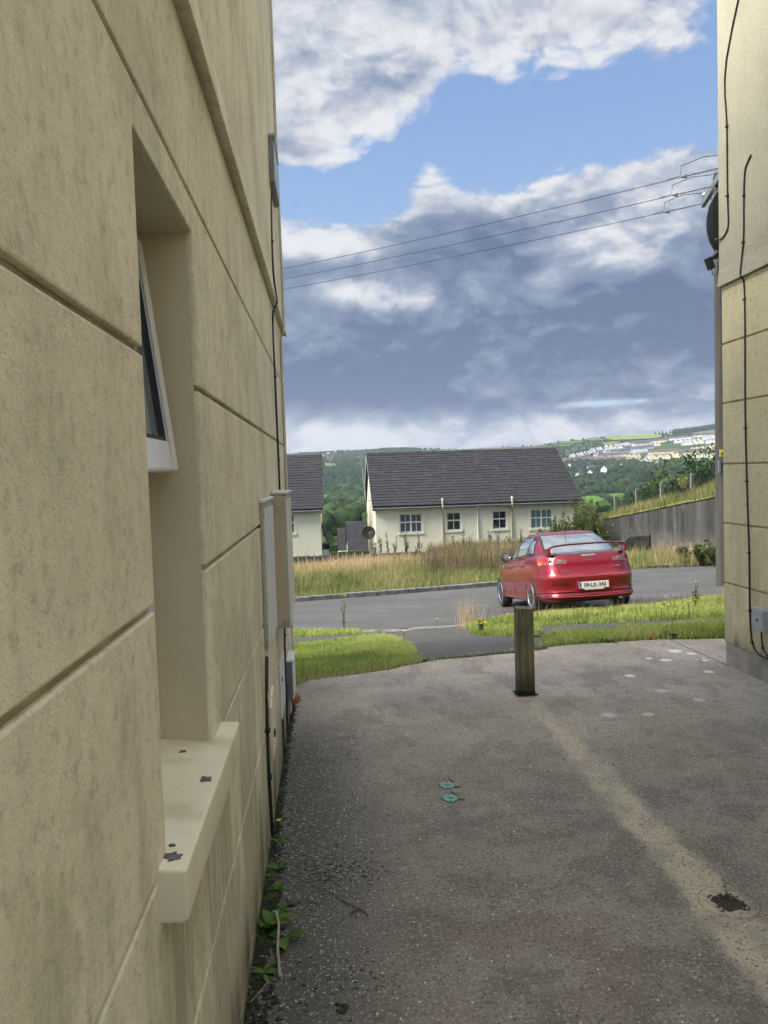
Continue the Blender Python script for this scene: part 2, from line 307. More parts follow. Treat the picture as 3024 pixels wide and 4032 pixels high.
def concrete_mat():
    m_, h, b = new_mat('worn_concrete'); p = pos(h); x, y, z = h.xyz(p)
    big = h.noise(p, 1.1, 5, .6); med = h.noise(p, 6.0, 5, .62, w=2.0); grit = h.noise(p, 75.0, 3, .75); grit2 = None
    patch = h.noise(h.scale(p, (1.6, 1, 1)), 2.3, 6, .7, w=8.)
    col = h.mix(h.ss(big, .38, .64), (.54, .465, .37), (.39, .34, .275))
    col = h.mix(h.m('MULTIPLY', h.ss(patch, .47, .63), .55), col, (.23, .19, .15))
    near = h.m('MULTIPLY', h.ss(y, 5.4, 3.2), .8)                      # nearer slab greyer and darker, passage shade put into its colour
    col = h.mix(near, col, h.mix(h.ss(med, .4, .62), (.255, .245, .205), (.145, .142, .12)))
    # pale trodden trail
    wob = h.m('MULTIPLY', h.m('SUBTRACT', h.noise(p, 5.0, 6, .7, w=6.), .5), .17)
    wid = h.ss(y, 5.2, 1.8, .05, .115, lin=True)
    dist = h.m('ABSOLUTE', h.add(x, -1.355, wob, h.m('MULTIPLY', h.ss(y, 5.2, 4.2), -.0)))
    tr = h.m('MULTIPLY', h.m('DIVIDE', h.m('SUBTRACT', wid, dist), .035), 1.0); tr = h.ss(tr, -1.0, 1.2)
    tr = h.m('MULTIPLY', tr, h.m('MULTIPLY', h.ss(y, 5.35, 4.95), h.ss(med, .36, .58, .30, .85)))
    col = h.mix(tr, col, (.58, .515, .38))
    # reddish bloom
    rn = h.m('MULTIPLY', h.ss(h.noise(p, 3.4, 3, .5, w=12.), .54, .62), h.m('MULTIPLY', h.ss(x, .05, .3), h.m('MULTIPLY', h.ss(x, 1.25, .9), h.ss(y, 3.9, 3.4))))
    col = h.mix(h.m('MULTIPLY', rn, .38), col, (.29, .19, .185))
    # damp grime by the wall
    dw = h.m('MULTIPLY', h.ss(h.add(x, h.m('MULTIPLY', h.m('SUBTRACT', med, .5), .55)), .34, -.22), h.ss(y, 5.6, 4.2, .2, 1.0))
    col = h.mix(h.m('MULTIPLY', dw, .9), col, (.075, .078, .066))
    # rust-green tint to the right
    col = h.mix(h.m('MULTIPLY', h.m('MULTIPLY', h.ss(x, 2.0, 3.0), h.ss(y, 5.6, 4.8)), .45), col, (.27, .29, .255))
    # pitted rough places
    pit = h.m('MULTIPLY', h.ss(h.noise(h.scale(p, (1, 1.5, 1)), 13.0, 6, .75, w=3.), .57, .66), h.ss(x, 1.2, 1.75))
    col = h.mix(h.m('MULTIPLY', pit, .65), col, (.12, .105, .09))
    # aggregate
    vn = h.node('ShaderNodeTexVoronoi', feature='F1'); h.link(p, vn.inputs['Vector']); vn.inputs['Scale'].default_value = 82.0; va, vb, vc = h.xyz(vn.outputs[1]); vd = vn.outputs[0]
    stone = h.m('MULTIPLY', h.ss(vd, .42, .30), h.ss(va, .50, .62))
    col = h.mix(h.m('MULTIPLY', stone, .80), col, h.mix(vb, (.50, .46, .385), (.25, .22, .19)))
    dk = h.m('MULTIPLY', h.ss(vd, .45, .30), h.ss(va, .26, .18)); col = h.mix(h.m('MULTIPLY', dk, .8), col, (.10, .09, .08))
    col = h.mix(h.ss(grit, .5, .68, 0, .62), col, (.11, .104, .09)); col = h.mix(h.ss(grit, .46, .32, 0, .42), col, (.55, .50, .43))
    v2n = h.node('ShaderNodeTexVoronoi', feature='F1'); h.link(p, v2n.inputs['Vector']); v2n.inputs['Scale'].default_value = 31.0; v2 = v2n.outputs[0]; v2c = h.xyz(v2n.outputs[1])[0]
    wh = h.m('MULTIPLY', h.ss(v2, .14, .09), h.ss(v2c, .72, .76)); col = h.mix(h.m('MULTIPLY', wh, .85), col, (.85, .83, .77))
    # lichen discs
    spots = None; sn = h.m('MULTIPLY', h.m('SUBTRACT', h.noise(p, 26., 3, .7), .5), .06)
    for (sx, sy, sr) in [(2.91, 6.30, .075), (3.0, 6.19, .05), (2.70, 6.02, .06), (2.60, 6.1, .035), (2.24, 5.62, .05), (2.30, 5.20, .055), (2.86, 5.62, .05), (2.45, 4.95, .045), (3.0, 5.95, .035), (3.02, 6.03, .02), (2.68, 4.45, .05), (2.95, 4.4, .04), (1.75, 4.75, .06), (2.0, 4.72, .05)]:
        d = h.m('POWER', h.add(h.m('POWER', h.m('ABSOLUTE', h.m('SUBTRACT', x, sx)), 2.0), h.m('POWER', h.m('ABSOLUTE', h.m('SUBTRACT', y, sy)), 2.0)), .5)
        q = h.ss(h.add(d, sn), sr, sr*.45, 0, .9 if sy > 5.5 else .45)
        spots = q if spots is None else h.m('MAXIMUM', spots, q)
    col = h.mix(spots, col, (.82, .81, .77))
    h.link(col, b.inputs['Base Color']); b.inputs['Roughness'].default_value = .92; b.inputs['Specular IOR Level'].default_value = .2
    bump(h, b, h.add(h.m('MULTIPLY', h.noise(p, 75.0, 2, .7), 1.2), h.m('MULTIPLY', h.noise(p, 20.0, 2, .6), 1.5)), .9, .006)
    return m_
mat_concrete = concrete_mat()
def asphalt(name, c1, c2):
    m_, h, b = new_mat(name); p = pos(h); n = h.noise(p, .7, 6, .65); gr = h.noise(p, 60., 3, .75); st = h.noise(h.scale(p, (.4, 1.6, 1)), 1.1, 5, .6, w=5.)
    col = h.mix(h.ss(n, .36, .66), c1, c2); col = h.mix(h.ss(st, .52, .7, 0, .45), col, tuple(c*1.35 for c in c1)); col = h.mix(h.ss(gr, .5, .7, 0, .5), col, tuple(c*.5 for c in c2))
    col = h.mix(h.ss(h.voro(p, 55.), .22, .12, 0, .4), col, (.24, .235, .225))
    h.link(col, b.inputs['Base Color']); b.inputs['Roughness'].default_value = .88; bump(h, b, h.add(gr, h.m('MULTIPLY', h.noise(p, 2.), 2.)), .8, .008); return m_
mat_road = asphalt('road_asphalt', (.098, .096, .090), (.075, .073, .068)); mat_path = asphalt('path_asphalt', (.085, .081, .073), (.060, .058, .052))
mat_kerb = M('kerb_concrete', (.24, .235, .21), (.13, .13, .11), scale=5, rough=.9, bs=.5, bscale=40, world_space=True, c3=(.08, .09, .045), s3=1.8)
mat_soil = M('soil', (.055, .048, .03), (.035, .035, .018), scale=9, rough=1, bs=.8, bscale=40, world_space=True, bd=.02)
def turf_mat():
    m_, h, b = new_mat('turf_and_land'); p = pos(h); x, y, z = h.xyz(p)
    d = h.m('POWER', h.add(h.m('MULTIPLY', x, x), h.m('MULTIPLY', y, y)), .5)
    nearc = h.mix(h.ss(h.noise(p, 1.5, 5, .6), .4, .62), (.062, .085, .018), (.070, .068, .026))
    cell = h.xyz(h.voro(h.scale(p, (1, .7, 0)), .0075, out=1))[0]
    far = h.mix(h.ss(cell, .2, .9, lin=True), (.050, .085, .025), (.105, .130, .040)); far = h.mix(h.ss(h.noise(p, .012, 5, .6), .42, .6), far, (.040, .060, .024))
    col = h.mix(h.ss(d, 40., 140.), nearc, far)
    h.link(col, b.inputs['Base Color']); b.inputs['Roughness'].default_value = 1.; b.inputs['Specular IOR Level'].default_value = .05; return m_
mat_turf = turf_mat()
def blade_mat(name, cols, rough=.6, trans=.35):
    m_, h, b = new_mat(name); a = h.node('ShaderNodeAttribute', attribute_name='rnd').outputs['Fac']
    n = h.noise(pos(h), .8, 4, .6); f = h.add(h.m('MULTIPLY', a, .75), h.m('MULTIPLY', h.m('SUBTRACT', n, .5), 1.3), .08)
    r = h.node('ShaderNodeValToRGB'); h.link(f, r.inputs[0]); e = r.color_ramp.elements
    while len(e) < len(cols): e.new(.5)
    for i, c in enumerate(cols): e[i].position = i/(len(cols)-1); e[i].color = (*c, 1)
    h.link(r.outputs[0], b.inputs['Base Color']); b.inputs['Roughness'].default_value = rough; b.inputs['Specular IOR Level'].default_value = .25
    tr = h.node('ShaderNodeBsdfTranslucent'); h.link(r.outputs[0], tr.inputs[0]); mx = h.node('ShaderNodeMixShader'); mx.inputs[0].default_value = trans
    h.t.links.new(b.outputs[0], mx.inputs[1]); h.t.links.new(tr.outputs[0], mx.inputs[2])
    out = [q for q in h.t.nodes if q.type == 'OUTPUT_MATERIAL'][0]; h.t.links.new(mx.outputs[0], out.inputs[0]); return m_
mat_lawn = blade_mat('lawn_blades', [(.14, .18, .05), (.27, .34, .075), (.40, .48, .11), (.50, .51, .19), (.58, .50, .27)])
mat_straw = blade_mat('dry_grass', [(.36, .30, .13), (.58, .44, .24), (.70, .52, .30), (.74, .50, .33)])
mat_meadow = blade_mat('meadow_grass', [(.12, .16, .05), (.22, .25, .08), (.32, .32, .12), (.42, .37, .17), (.52, .42, .23)])
mat_leaf = blade_mat('weed_leaf', [(.05, .11, .02), (.10, .20, .035), (.17, .28, .06)])
mat_willow = blade_mat('willow_leaf', [(.07, .10, .035), (.13, .16, .06), (.22, .22, .10)])
mat_brown = blade_mat('dead_seedhead', [(.13, .10, .06), (.22, .165, .10), (.30, .23, .14)])
mat_crown_a = blade_mat('tree_leaf_dark', [(.018, .042, .014), (.035, .070, .022), (.065, .105, .035)], trans=.2)
mat_crown_b = blade_mat('tree_leaf_light', [(.040, .075, .022), (.075, .12, .035), (.13, .17, .05)], trans=.2)
mat_yellow = M('yellow_petal', (.75, .58, .02), (.65, .48, .02), rough=.6); mat_twig = M('grey_twig', (.20, .17, .13), (.12, .10, .08), scale=30, rough=.9, bs=.3)
mat_bark = M('bark', (.10, .085, .06), (.05, .045, .035), scale=20, rough=.95)

# ---------------------------------------------------------------- land form
AL = rad(14); CA, SA = math.cos(AL), math.sin(AL)
def s_of(x, y): return y*CA-x*SA
def t_of(x, y): return x*CA+y*SA
def xy_of(s, t): return t*CA-s*SA, t*SA+s*CA
PS = [-900, 6, 12, 15, 18.5, 34, 44, 60, 4000]; PZ = [0, 0, -1.0, -1.4, -1.65, -2.4, -3.0, -8.0, -8.0]
_sky = [bearing(a*1.8228, b*1.8228) for a, b in [(600, 984), (700, 978), (780, 975), (850, 969), (1000, 971), (1150, 964), (1200, 956), (1300, 945), (1400, 941), (1500, 930), (1560, 924)]]
_saz = [-3.2, -1.0]+[a for a, e in _sky]+[1.0, 3.2]; _szt = [40, 60]+[1.6+2400*math.tan(e) for a, e in _sky]+[110, 40]
def land(x, y):
    x = np.asarray(x, float); y = np.asarray(y, float); d = np.hypot(x, y); a = np.arctan2(x, y)
    hs = np.interp(y*CA-x*SA, PS, PZ)
    zt = np.interp(a, _saz, _szt); t = np.clip((d-600)/1800, 0, 1)
    hd = np.where(d < 600, np.interp(d, [0, 60, 150, 350, 600], [-7, -7, -14, -24, -32]), -32+(zt+32)*t**1.5) - np.clip(d-2400, 0, 9e9)*.03
    behind = np.clip((np.abs(a)-1.2)/.6, 0, 1); hd = hd*(1-behind)+behind*(np.minimum(d, 900)*.02)
    w = np.clip((d-45)/60, 0, 1); w = w*w*(3-2*w); w = w*np.where(s_of(x, y) < 30, np.clip((d-60)/120, 0, 1), 1)
    return (1-w)*hs+w*hd
_steps = np.concatenate([np.arange(1, 60, .05), np.geomspace(60, 5000, 1600)])
def hit(px, py, dz=0.0):
    r = ray(px, py); q = EYE[None]+_steps[:, None]*r[None]; k = np.nonzero(q[:, 2] < land(q[:, 0], q[:, 1])+dz)[0]
    if not len(k): return EYE+r*3000
    lo, hi = _steps[max(k[0]-1, 0)], _steps[k[0]]
    for _ in range(18):
        m_ = (lo+hi)/2; p = EYE+r*m_
        if p[2] < float(land(p[0], p[1]))+dz: hi = m_
        else: lo = m_
    return EYE+r*hi
# near ground
ss_, tt_ = np.arange(-30, 50.01, .5), np.arange(-60, 60.01, 1.0)
S, T = np.meshgrid(ss_, tt_, indexing='ij'); X, Y = T*CA-S*SA, T*SA+S*CA
Z = land(X, Y)-.015
def grid_faces(n, m_): i = np.arange(n-1)[:, None]*m_+np.arange(m_-1)[None, :]; return np.stack([i, i+1, i+m_+1, i+m_], -1).reshape(-1, 4)
link_obj('ground', np_mesh('ground', np.stack([X, Y, Z], -1).reshape(-1, 3), grid_faces(*X.shape)[:, ::-1], mat_turf), kind='structure')
rr = np.concatenate([np.geomspace(44, 2400, 150), np.geomspace(2450, 4000, 6)]); aa = np.concatenate([np.linspace(-math.pi, -.35, 50)[:-1], np.linspace(-.35, .65, 260), np.linspace(.65, math.pi, 50)[1:]])
Rr, Aa = np.meshgrid(rr, aa, indexing='ij'); X, Y = Rr*np.sin(Aa), Rr*np.cos(Aa)
Z = land(X, Y)-np.where(Rr < 75, .6*(75-Rr)/31+.03, 0) + np.where(Rr > 700, 3.0*np.sin(X*.009+1)*np.cos(Y*.006), 0)*np.clip((2300-Rr)/300, 0, 1)*.0
link_obj('hills', np_mesh('hills', np.stack([X, Y, Z], -1).reshape(-1, 3), grid_faces(*X.shape)[:, ::-1], mat_turf, smooth=True), kind='structure')

def drape(name, poly, m_, off=0.0, kind='structure', step=.5, skirt=0.0, flat=None, **kw):
    bm = bmesh.new(); bm.faces.new([bm.verts.new((p[0], p[1], 0)) for p in poly])
    sv = [s_of(p[0], p[1]) for p in poly]; tv = [t_of(p[0], p[1]) for p in poly]
    for k in range(int(min(sv)//step), int(max(sv)//step)+2):
        q = xy_of(k*step, 0); bmesh.ops.bisect_plane(bm, geom=bm.verts[:]+bm.edges[:]+bm.faces[:], plane_co=(*q, 0), plane_no=(-SA, CA, 0))
    bmesh.ops.triangulate(bm, faces=bm.faces)
    for v in bm.verts: v.co.z = (float(land(v.co.x, v.co.y)) if flat is None else flat)+off
    if skirt:
        r = bmesh.ops.extrude_face_region(bm, geom=bm.faces[:])
        for v in [e for e in r['geom'] if isinstance(e, bmesh.types.BMVert)]: v.co.z -= skirt
    bmesh.ops.recalc_face_normals(bm, faces=bm.faces)
    me = bpy.data.meshes.new(name); bm.to_mesh(me); bm.free(); me.materials.append(m_)
    if not skirt and me.polygons and me.polygons[0].normal.z < 0: me.flip_normals()
    return link_obj(name, me, kind=kind, **kw)
def jag(p, q, n, amp):
    p, q = np.array(p[:2]), np.array(q[:2]); d = q-p; nn = np.array([-d[1], d[0]])/max(1e-6, np.hypot(*d))
    return [tuple(p+d*i/n+nn*(RNG.uniform(-amp, amp) if i else 0)) for i in range(n)]
def jagline(pts, step, amp):
    out = []
    for a, b in zip(pts[:-1], pts[1:]): out += jag(a, b, max(1, int(math.dist(a[:2], b[:2])/step)), amp)
    return out+[tuple(pts[-1][:2])]
H2 = lambda px, py: tuple(hit(px, py)[:2])
edge_slab = [tuple(onz(px, py, 0)[:2]) for px, py in [(1157, 2703), (1220, 2679), (1486, 2643), (1661, 2610), (1841, 2583), (2025, 2562), (2278, 2537), (2552, 2519), (2853, 2515)]]
edge_slab = [(-5, edge_slab[0][1]-.9)]+edge_slab+[(7.5, edge_slab[-1][1]+.75)]
slab = [(-5, -4), (7.5, -4)][::1]+[(7.5, edge_slab[-1][1])]+jagline(edge_slab[::-1], .12, .018)
drape('concrete_yard', slab, mat_concrete, flat=0.0, skirt=.10)
ja, jb_ = onz(2640, 2520, 0), onz(2868, 2622, 0); jd = (jb_-ja)/np.linalg.norm(jb_-ja); jn = np.array([-jd[1], jd[0], 0])*.006
MB().add([tuple(q+np.array([0, 0, .0015])) for q in (ja-jn, jb_-jn, jb_+jn*.8, ja+jn*.6)], [(0, 1, 2, 3)]).build('expansion_joint', mat_soil, kind='structure')
# road, footpath, driveway apron
near_road = [(-30, 17.2), H2(1151, 2486), H2(1400, 2485), H2(1640, 2470), H2(1823, 2455), H2(2005, 2430), H2(2500, 2388), H2(2852, 2351), (14, 15.0), (30, 19)]
far_kerb = [(-30, 12.6+5), H2(1167, 2370), H2(1500, 2345), H2(1968, 2306)]
far_kerb[0] = (far_kerb[1][0]-14, far_kerb[1][1]-2.6)
far_road = far_kerb+[H2(2350, 2262), H2(2500, 2240), H2(2845, 2228), (24, 26)]
near_road[0] = (-15, near_road[1][1]+.3)
road = near_road+far_road[::-1]
drape('road', road, mat_road, off=.0)
path_up = [(-9, 12.9), H2(1151, 2510), H2(1444, 2495), H2(1763, 2474), H2(1860, 2478), H2(2102, 2468), H2(2596, 2443), H2(2852, 2433), (9, 7.4)]
path_dn = [(-9, 11.6), H2(1151, 2534), H2(1305, 2525), H2(1516, 2504), H2(1860, 2504), H2(2028, 2512), H2(2300, 2490), H2(2600, 2468), H2(2852, 2458), (9, 6.4)]
drape('footpath', jagline(path_up, .3, .03)+jagline(path_dn[::-1], .3, .03), mat_path, off=.004)
l1, l2, l3 = H2(1558, 2513), H2(1618, 2543), tuple(onz(1661, 2600, 0)[:2])
apron = [H2(1530, 2496), H2(1763, 2476), H2(1870, 2490), H2(1880, 2506), H2(2120, 2512), H2(2210, 2533), tuple(onz(2150, 2556, 0)[:2]), tuple(onz(1841, 2588, 0)[:2]), l3, l2, l1]
drape('driveway', jagline(apron+[apron[0]], .2, .03)[:-1], mat_path, off=.008)
apron_edge = [H2(1470, 2492), H2(1763, 2470)]
# dropped kerb at the mouth of the driveway and raised far kerb, stone by stone
def kerb_run(name, pts, w, h, label_, ln=.9, bury=.12, z0=-.02):
    root = thing(name, label_, 'kerb'); root['kind'] = 'structure'
    if 'category' in root: del root['category']
    P = [np.array(p) for p in pts]; segs = [np.linalg.norm(b-a) for a, b in zip(P[:-1], P[1:])]; L = sum(segs); n = int(L/ln)
    def at(u):
        for a, b, q in zip(P[:-1], P[1:], segs):
            if u <= q: return a+(b-a)*u/q
            u -= q
        return P[-1]
    for i in range(n):
        a, b = at(i*L/n+.008), at((i+1)*L/n-.008); d = (b-a)/np.linalg.norm(b-a); nn = np.array([-d[1], d[0]])*w
        za, zb = float(land(*a))+z0, float(land(*b))+z0; j = RNG.uniform(-.008, .008, 3)
        vs = []
        for dz in (-bury, h):
            for q, zz in ((a, za+j[0]), (b, zb+j[1]), (b+nn, zb+j[1]), (a+nn, za+j[0])): vs.append((q[0], q[1], zz+dz))
        MB().add(vs, [(0, 3, 2, 1), (4, 5, 6, 7), (0, 1, 5, 4), (1, 2, 6, 5), (2, 3, 7, 6), (3, 0, 4, 7)]).build('kerb_stone', mat_kerb, root, bevel=.018, seg=2)
    return root
kerb_run('kerb', far_kerb, .14, .14, 'raised concrete kerb along the far side of the road')
kerb_run('dropped_kerb', [H2(1420, 2488), H2(1600, 2484), H2(1800, 2470), H2(1900, 2462)], .13, .04, 'flush concrete kerb where the driveway meets the road')
kerb_run('verge_kerb', [H2(2545, 2236), H2(2850, 2222)], .14, .09, 'mossy kerb of the turning area below the retaining wall')

# ---------------------------------------------------------------- left house (camera stands beside its gable wall)
XL, YL = -.30, 5.92
def render_band(mb_poly, side, m_, parent, name='render_band', thick=.014, bev=.004):
    """poly in (y, z); face on plane x, pushed into the wall"""
    x, inn = side; b = MB(); b.prism([(x, y, z) for y, z in mb_poly], (inn*thick, 0, 0)); return b.build(name, m_, parent, bevel=bev, seg=2)
lh = thing('house', 'weathered cream rendered gable wall close on the left with a small window', 'house', (0, 0, 0))
jts = [-.12, .055, .515, .942, 1.382, 1.815, 2.27, 2.655]; GAP = .0072
wy0, wy1, wz0, wz1 = 1.325, 1.885, .955, 2.185
for i, (a, b) in enumerate(zip(jts[:-1], jts[1:])):
    a2, b2 = a+GAP, b-GAP; y0 = -3.0
    if b2 <= wz0 or a2 >= wz1: polys = [[(y0, a2), (YL, a2), (YL, b2), (y0, b2)]]
    elif b2 <= wz1:
        polys = [[(y0, a2), (wy0, a2), (wy0, b2), (y0, b2)], [(wy1, a2), (YL, a2), (YL, b2), (wy1, b2)]]
        if a2 < wz0:  polys = [[(y0, a2), (wy0, a2), (wy0, b2), (y0, b2)], [(wy1, a2), (YL, a2), (YL, b2), (wy1, b2)]]
    else: polys = [[(y0, a2), (wy0, a2), (wy0, wz1), (wy1, wz1), (wy1, a2), (YL, a2), (YL, b2), (y0, b2)]]
    for P in polys: render_band(P, (XL, -1), mat_wallL, lh)
core = MB(); xi = XL-.0135
for a, b in (((-3, -.12), (YL-.012, wz0-.001)), ((-3, wz1+.001), (YL-.012, 6.4)), ((-3, wz0-.001), (wy0-.002, wz1+.001)), ((wy1+.002, wz0-.001), (YL-.012, wz1+.001))):
    core.box((xi, a[0], a[1]), (XL-.16, b[0], b[1]))
core.box((XL-.161, -3, -.12), (XL-.165, wy0-.05, 6.4)); core.build('wall_core', mat_core, lh)
rev = MB()                                                  # painted reveal: far jamb, near jamb, head
rev.box((XL-.012, wy1-.004, wz0), (XL-.158, wy1+.004, wz1)); rev.box((XL-.012, wy0-.004, wz0), (XL-.158, wy0+.004, wz1)); rev.box((XL-.012, wy0+.004, wz1-.004), (XL-.158, wy1-.004, wz1+.004))
rev.build('window_reveal', mat_jambL, lh)
up = MB()                                                   # upper storey render, proud, with a bell-cast drip
prof = [(XL+.004, 2.655), (XL+.034, 2.648), (XL+.026, 2.70), (XL+.014, 2.80), (XL+.012, 6.4), (XL-.012, 6.4), (XL-.012, 2.655)]
up.prism([(x, -3, z) for x, z in prof], (0, YL+3.018, 0)); up.build('upper_render', mat_wallL, lh, bevel=.003)
body = MB(); body.box((XL-.17, -3.0, -.12), (-9, YL-.012, 6.4)); body.build('wall', mat_core, lh)  # wall top out of view raised to keep sun off the right wall
fr = MB(); fr.box((XL-.013, YL-.011, -.12), (-9, YL+.001, 6.4)); fr.build('front_render', mat_wallL, lh)
rf = MB(); rf.prism([(XL+.05, -3.3, 6.4), (-9.3, -3.3, 6.4), (-9.3, 1.45, 9.0), (XL+.05, 1.45, 9.0)], (0, 0, .09)); rf.prism([(XL+.05, 6.3, 6.4), (-9.3, 6.3, 6.4), (-9.3, 1.45, 9.0), (XL+.05, 1.45, 9.0)], (0, 0, .09))
mat_tile = M('grey_concrete_tile', (.025, .0245, .028), (.016, .016, .019), scale=5, rough=.8, bs=.3, bscale=30, c3=(.045, .042, .043), s3=9)
rf.build('roof', mat_tile, lh)
gb = MB(); gb.prism([(XL-.02, -3, 6.4), (XL-.02, YL, 6.4), (XL-.02, 1.45, 8.95)], (-.15, 0, 0)); gb.build('gable', mat_wallL, lh)
# stone sill
sl = thing('window_sill_holder', '', 'x'); bpy.data.objects.remove(sl)
sb = MB(); sb.prism([(XL+.046, 1.262, .953), (XL-.13, 1.262, .968), (XL-.13, 1.262, .872), (XL+.036, 1.262, .862), (XL+.046, 1.262, .868)], (0, .768, 0))
sill = sb.build('window_sill', mat_sill, lh, bevel=.006, seg=3, smooth=True)
def blot(cx, cy, r, z, m_, parent, name, n=14, seed=0, tilt=0.0, asp=1.0):
    rg = np.random.default_rng(seed); pts = []
    for k in range(n):
        q = r*rg.uniform(.5, 1.15); a = 2*math.pi*k/n; x_, y_ = cx+q*math.cos(a)*asp, cy+q*math.sin(a); pts.append((x_, y_, z+(x_-cx)*tilt))
    b = MB(); b.prism(pts, (0, 0, .0015)); return b.build(name, m_, parent)
for (cx, cy, r, sd_) in [(XL+.014, 1.305, .017, 1), (XL+.018, 1.64, .017, 2), (XL+.006, 1.345, .006, 4), (XL-.06, 1.80, .009, 5)]:
    blot(cx, cy, r, .9535-(cx-(XL+.046))*.085, mat_flake, sill, 'paint_chip', seed=sd_, tilt=-.085)
# window: outer frame, opened top-hung sash, lower fixed pane
win = MB(); xf = XL-.125
for a, b in (((wy0+.004, wz0+.01), (wy0+.030, wz1-.004)), ((wy1-.030, wz0+.01), (wy1-.004, wz1-.004)), ((wy0+.030, wz1-.030), (wy1-.030, wz1-.004)), ((wy0+.030, wz0+.01), (wy1-.030, wz0+.06)), ((wy0+.030, 1.562), (wy1-.030, 1.600))):
    win.box((xf, a[0], a[1]), (xf-.055, b[0], b[1]))
window = win.build('window', mat_upvc, lh, bevel=.004, seg=2)
gp = MB(); gp.box((xf-.025, wy0+.028, wz0+.058), (xf-.03, wy1-.028, 1.564)); gp.build('pane', mat_glass_frost, window)
def sash():
    h0 = wz1-.034; Hs = h0-1.615; ang = rad(6.6)                 # hinged at the head, pushed outward
    def T(y, d, w): # d down from hinge, w outward from sash plane
        x = xf+.016+d*math.sin(ang)+(w-.05)*math.cos(ang); z = h0-d*math.cos(ang)+(w-.05)*math.sin(ang); return (x, y, z)
    y0, y1 = wy0+.034, wy1-.034; mb = MB()
    def bx(ya, yb, da, db, wa, wb):
        mb.add([T(y, d, w) for w in (wa, wb) for (y, d) in ((ya, da), (yb, da), (yb, db), (ya, db))], [(0, 1, 2, 3), (7, 6, 5, 4), (0, 4, 5, 1), (1, 5, 6, 2), (2, 6, 7, 3), (3, 7, 4, 0)])
    bx(y0, y0+.065, 0, Hs, 0, .05); bx(y1-.065, y1, 0, Hs, 0, .05); bx(y0+.065, y1-.065, 0, .065, 0, .05); bx(y0+.065, y1-.065, Hs-.068, Hs, 0, .05)
    s_ = mb.build('sash', mat_upvc, lh, bevel=.006, seg=2)
    mb = MB(); bx(y0+.055, y1-.055, .055, Hs-.058, .018, .030); mb.build('pane', mat_glass, s_)
    mb = MB(); bx(y1-.073, y1-.066, .066, Hs-.069, .030, .044); bx(y0+.066, y0+.073, .066, Hs-.069, .030, .044); bx(y0+.073, y1-.073, Hs-.078, Hs-.069, .030, .042); mb.build('gasket', mat_gasket, s_)
sash()
# corner pipe, cables, boxes
def cable(pts, r, label, cat='cable', x=None, clips=None, m_=mat_cable, name='cable'):
    P = [Vector(p) for p in pts]; Q = [P[0]]
    for i in range(len(P)-1):
        p0, p1, p2, p3 = P[max(i-1, 0)], P[i], P[i+1], P[min(i+2, len(P)-1)]
        for k in range(1, 5):
            t = k/4; Q.append(.5*((2*p1)+(-p0+p2)*t+(2*p0-5*p1+4*p2-p3)*t*t+(-p0+3*p1-3*p2+p3)*t**3))
    root = thing(name, label, cat, tuple(P[-1]))
    b = MB(); b.tube([q-P[-1] for q in Q], r, 8); b.build('cord', m_, root, smooth=True)
    for c in (clips or []):
        i = min(range(len(Q)), key=lambda k: abs(Q[k].z-c)); q = Q[i]-P[-1]; bb = MB(); bb.box(q-Vector((r*1.6, r*2.2, .006)), q+Vector((r*1.6, r*2.2, .006))); bb.build('clip', m_, root)
    return root
cx_ = XL+.018
cable([(XL+.020, 4.90, 3.36), (XL+.018, 4.80, 3.2), (XL+.019, 4.73, 2.95), (XL+.022, 4.73, 2.8), (XL+.03, 4.74, 2.70), (XL+.034, 4.75, 2.64), (cx_-.012, 4.74, 2.56), (XL+.006, 4.74, 2.2), (XL+.006, 4.77, 1.85), (XL+.006, 4.79, 1.55), (XL+.006, 4.78, 1.2), (XL+.006, 4.75, .70), (XL+.006, 4.68, .42), (XL+.006, 4.66, .12), (XL+.006, 4.64, .02)], .006,
      'long black cable hanging from the grey box high on the left wall', clips=[3.0, 2.2, 1.7, .6])
cable([(XL+.006, 3.40, .80), (XL+.006, 3.30, .62), (XL+.006, 3.27, .40), (XL+.006, 3.29, .22), (XL+.006, 3.34, .02)], .0085, 'thick black cable below the thinner of the two meter boxes', clips=[.5, .3])
cable([(XL+.005, 4.27, .24), (XL+.005, 4.28, .14), (XL+.005, 4.30, .015)], .006, 'short black cable stub at the foot of the left wall')
cable([(XL+.030, 5.45, 5.3), (XL+.030, 5.46, 3.9), (XL+.034, 5.48, 2.7), (XL+.010, 5.48, 2.5), (XL+.010, 5.50, 1.5), (XL+.010, 5.5, .5)], .009, 'slim cream cable painted like the wall near the left corner', m_=mat_pipe_cream, name='wall_cable')
def wall_box(name, label, y0, y1, z0, z1, xa, xb, body_m, front_m, lid=None, cat='meter box', chamf=0.0, slope=.012):
    root = thing(name, label, cat, ((xa+xb)/2, y0, z0)); ox, oy, oz = (xa+xb)/2, y0, z0; o = Vector((ox, oy, oz))
    b = MB(); b.prism([Vector(p)-o for p in ((xa, y0, z0+chamf), (xb-.004, y0, z0), (xb-.004, y0, z1-slope), (xa, y0, z1))], (0, y1-y0, 0)); b.build('cabinet', body_m, root, bevel=.004, seg=2)
    b = MB(); b.box(Vector((xb-.0035, y0+.006, z0+.006))-o, Vector((xb+.004, y1-.006, z1-.035))-o); b.build('door', front_m, root, bevel=.003, seg=2)
    b = MB(); b.box(Vector((xa-.0, y0-.006, z1-slope*.4))-o, Vector((xb+.008, y1+.006, z1+.010))-o); b.build('lid', front_m, root, bevel=.003)
    return root
wall_box('meter_box', 'slim recessed white meter box, nearer of the two on the left wall', 3.39, 3.93, .83, 1.487, XL+.001, XL+.018, mat_boxcream, mat_upvc2)
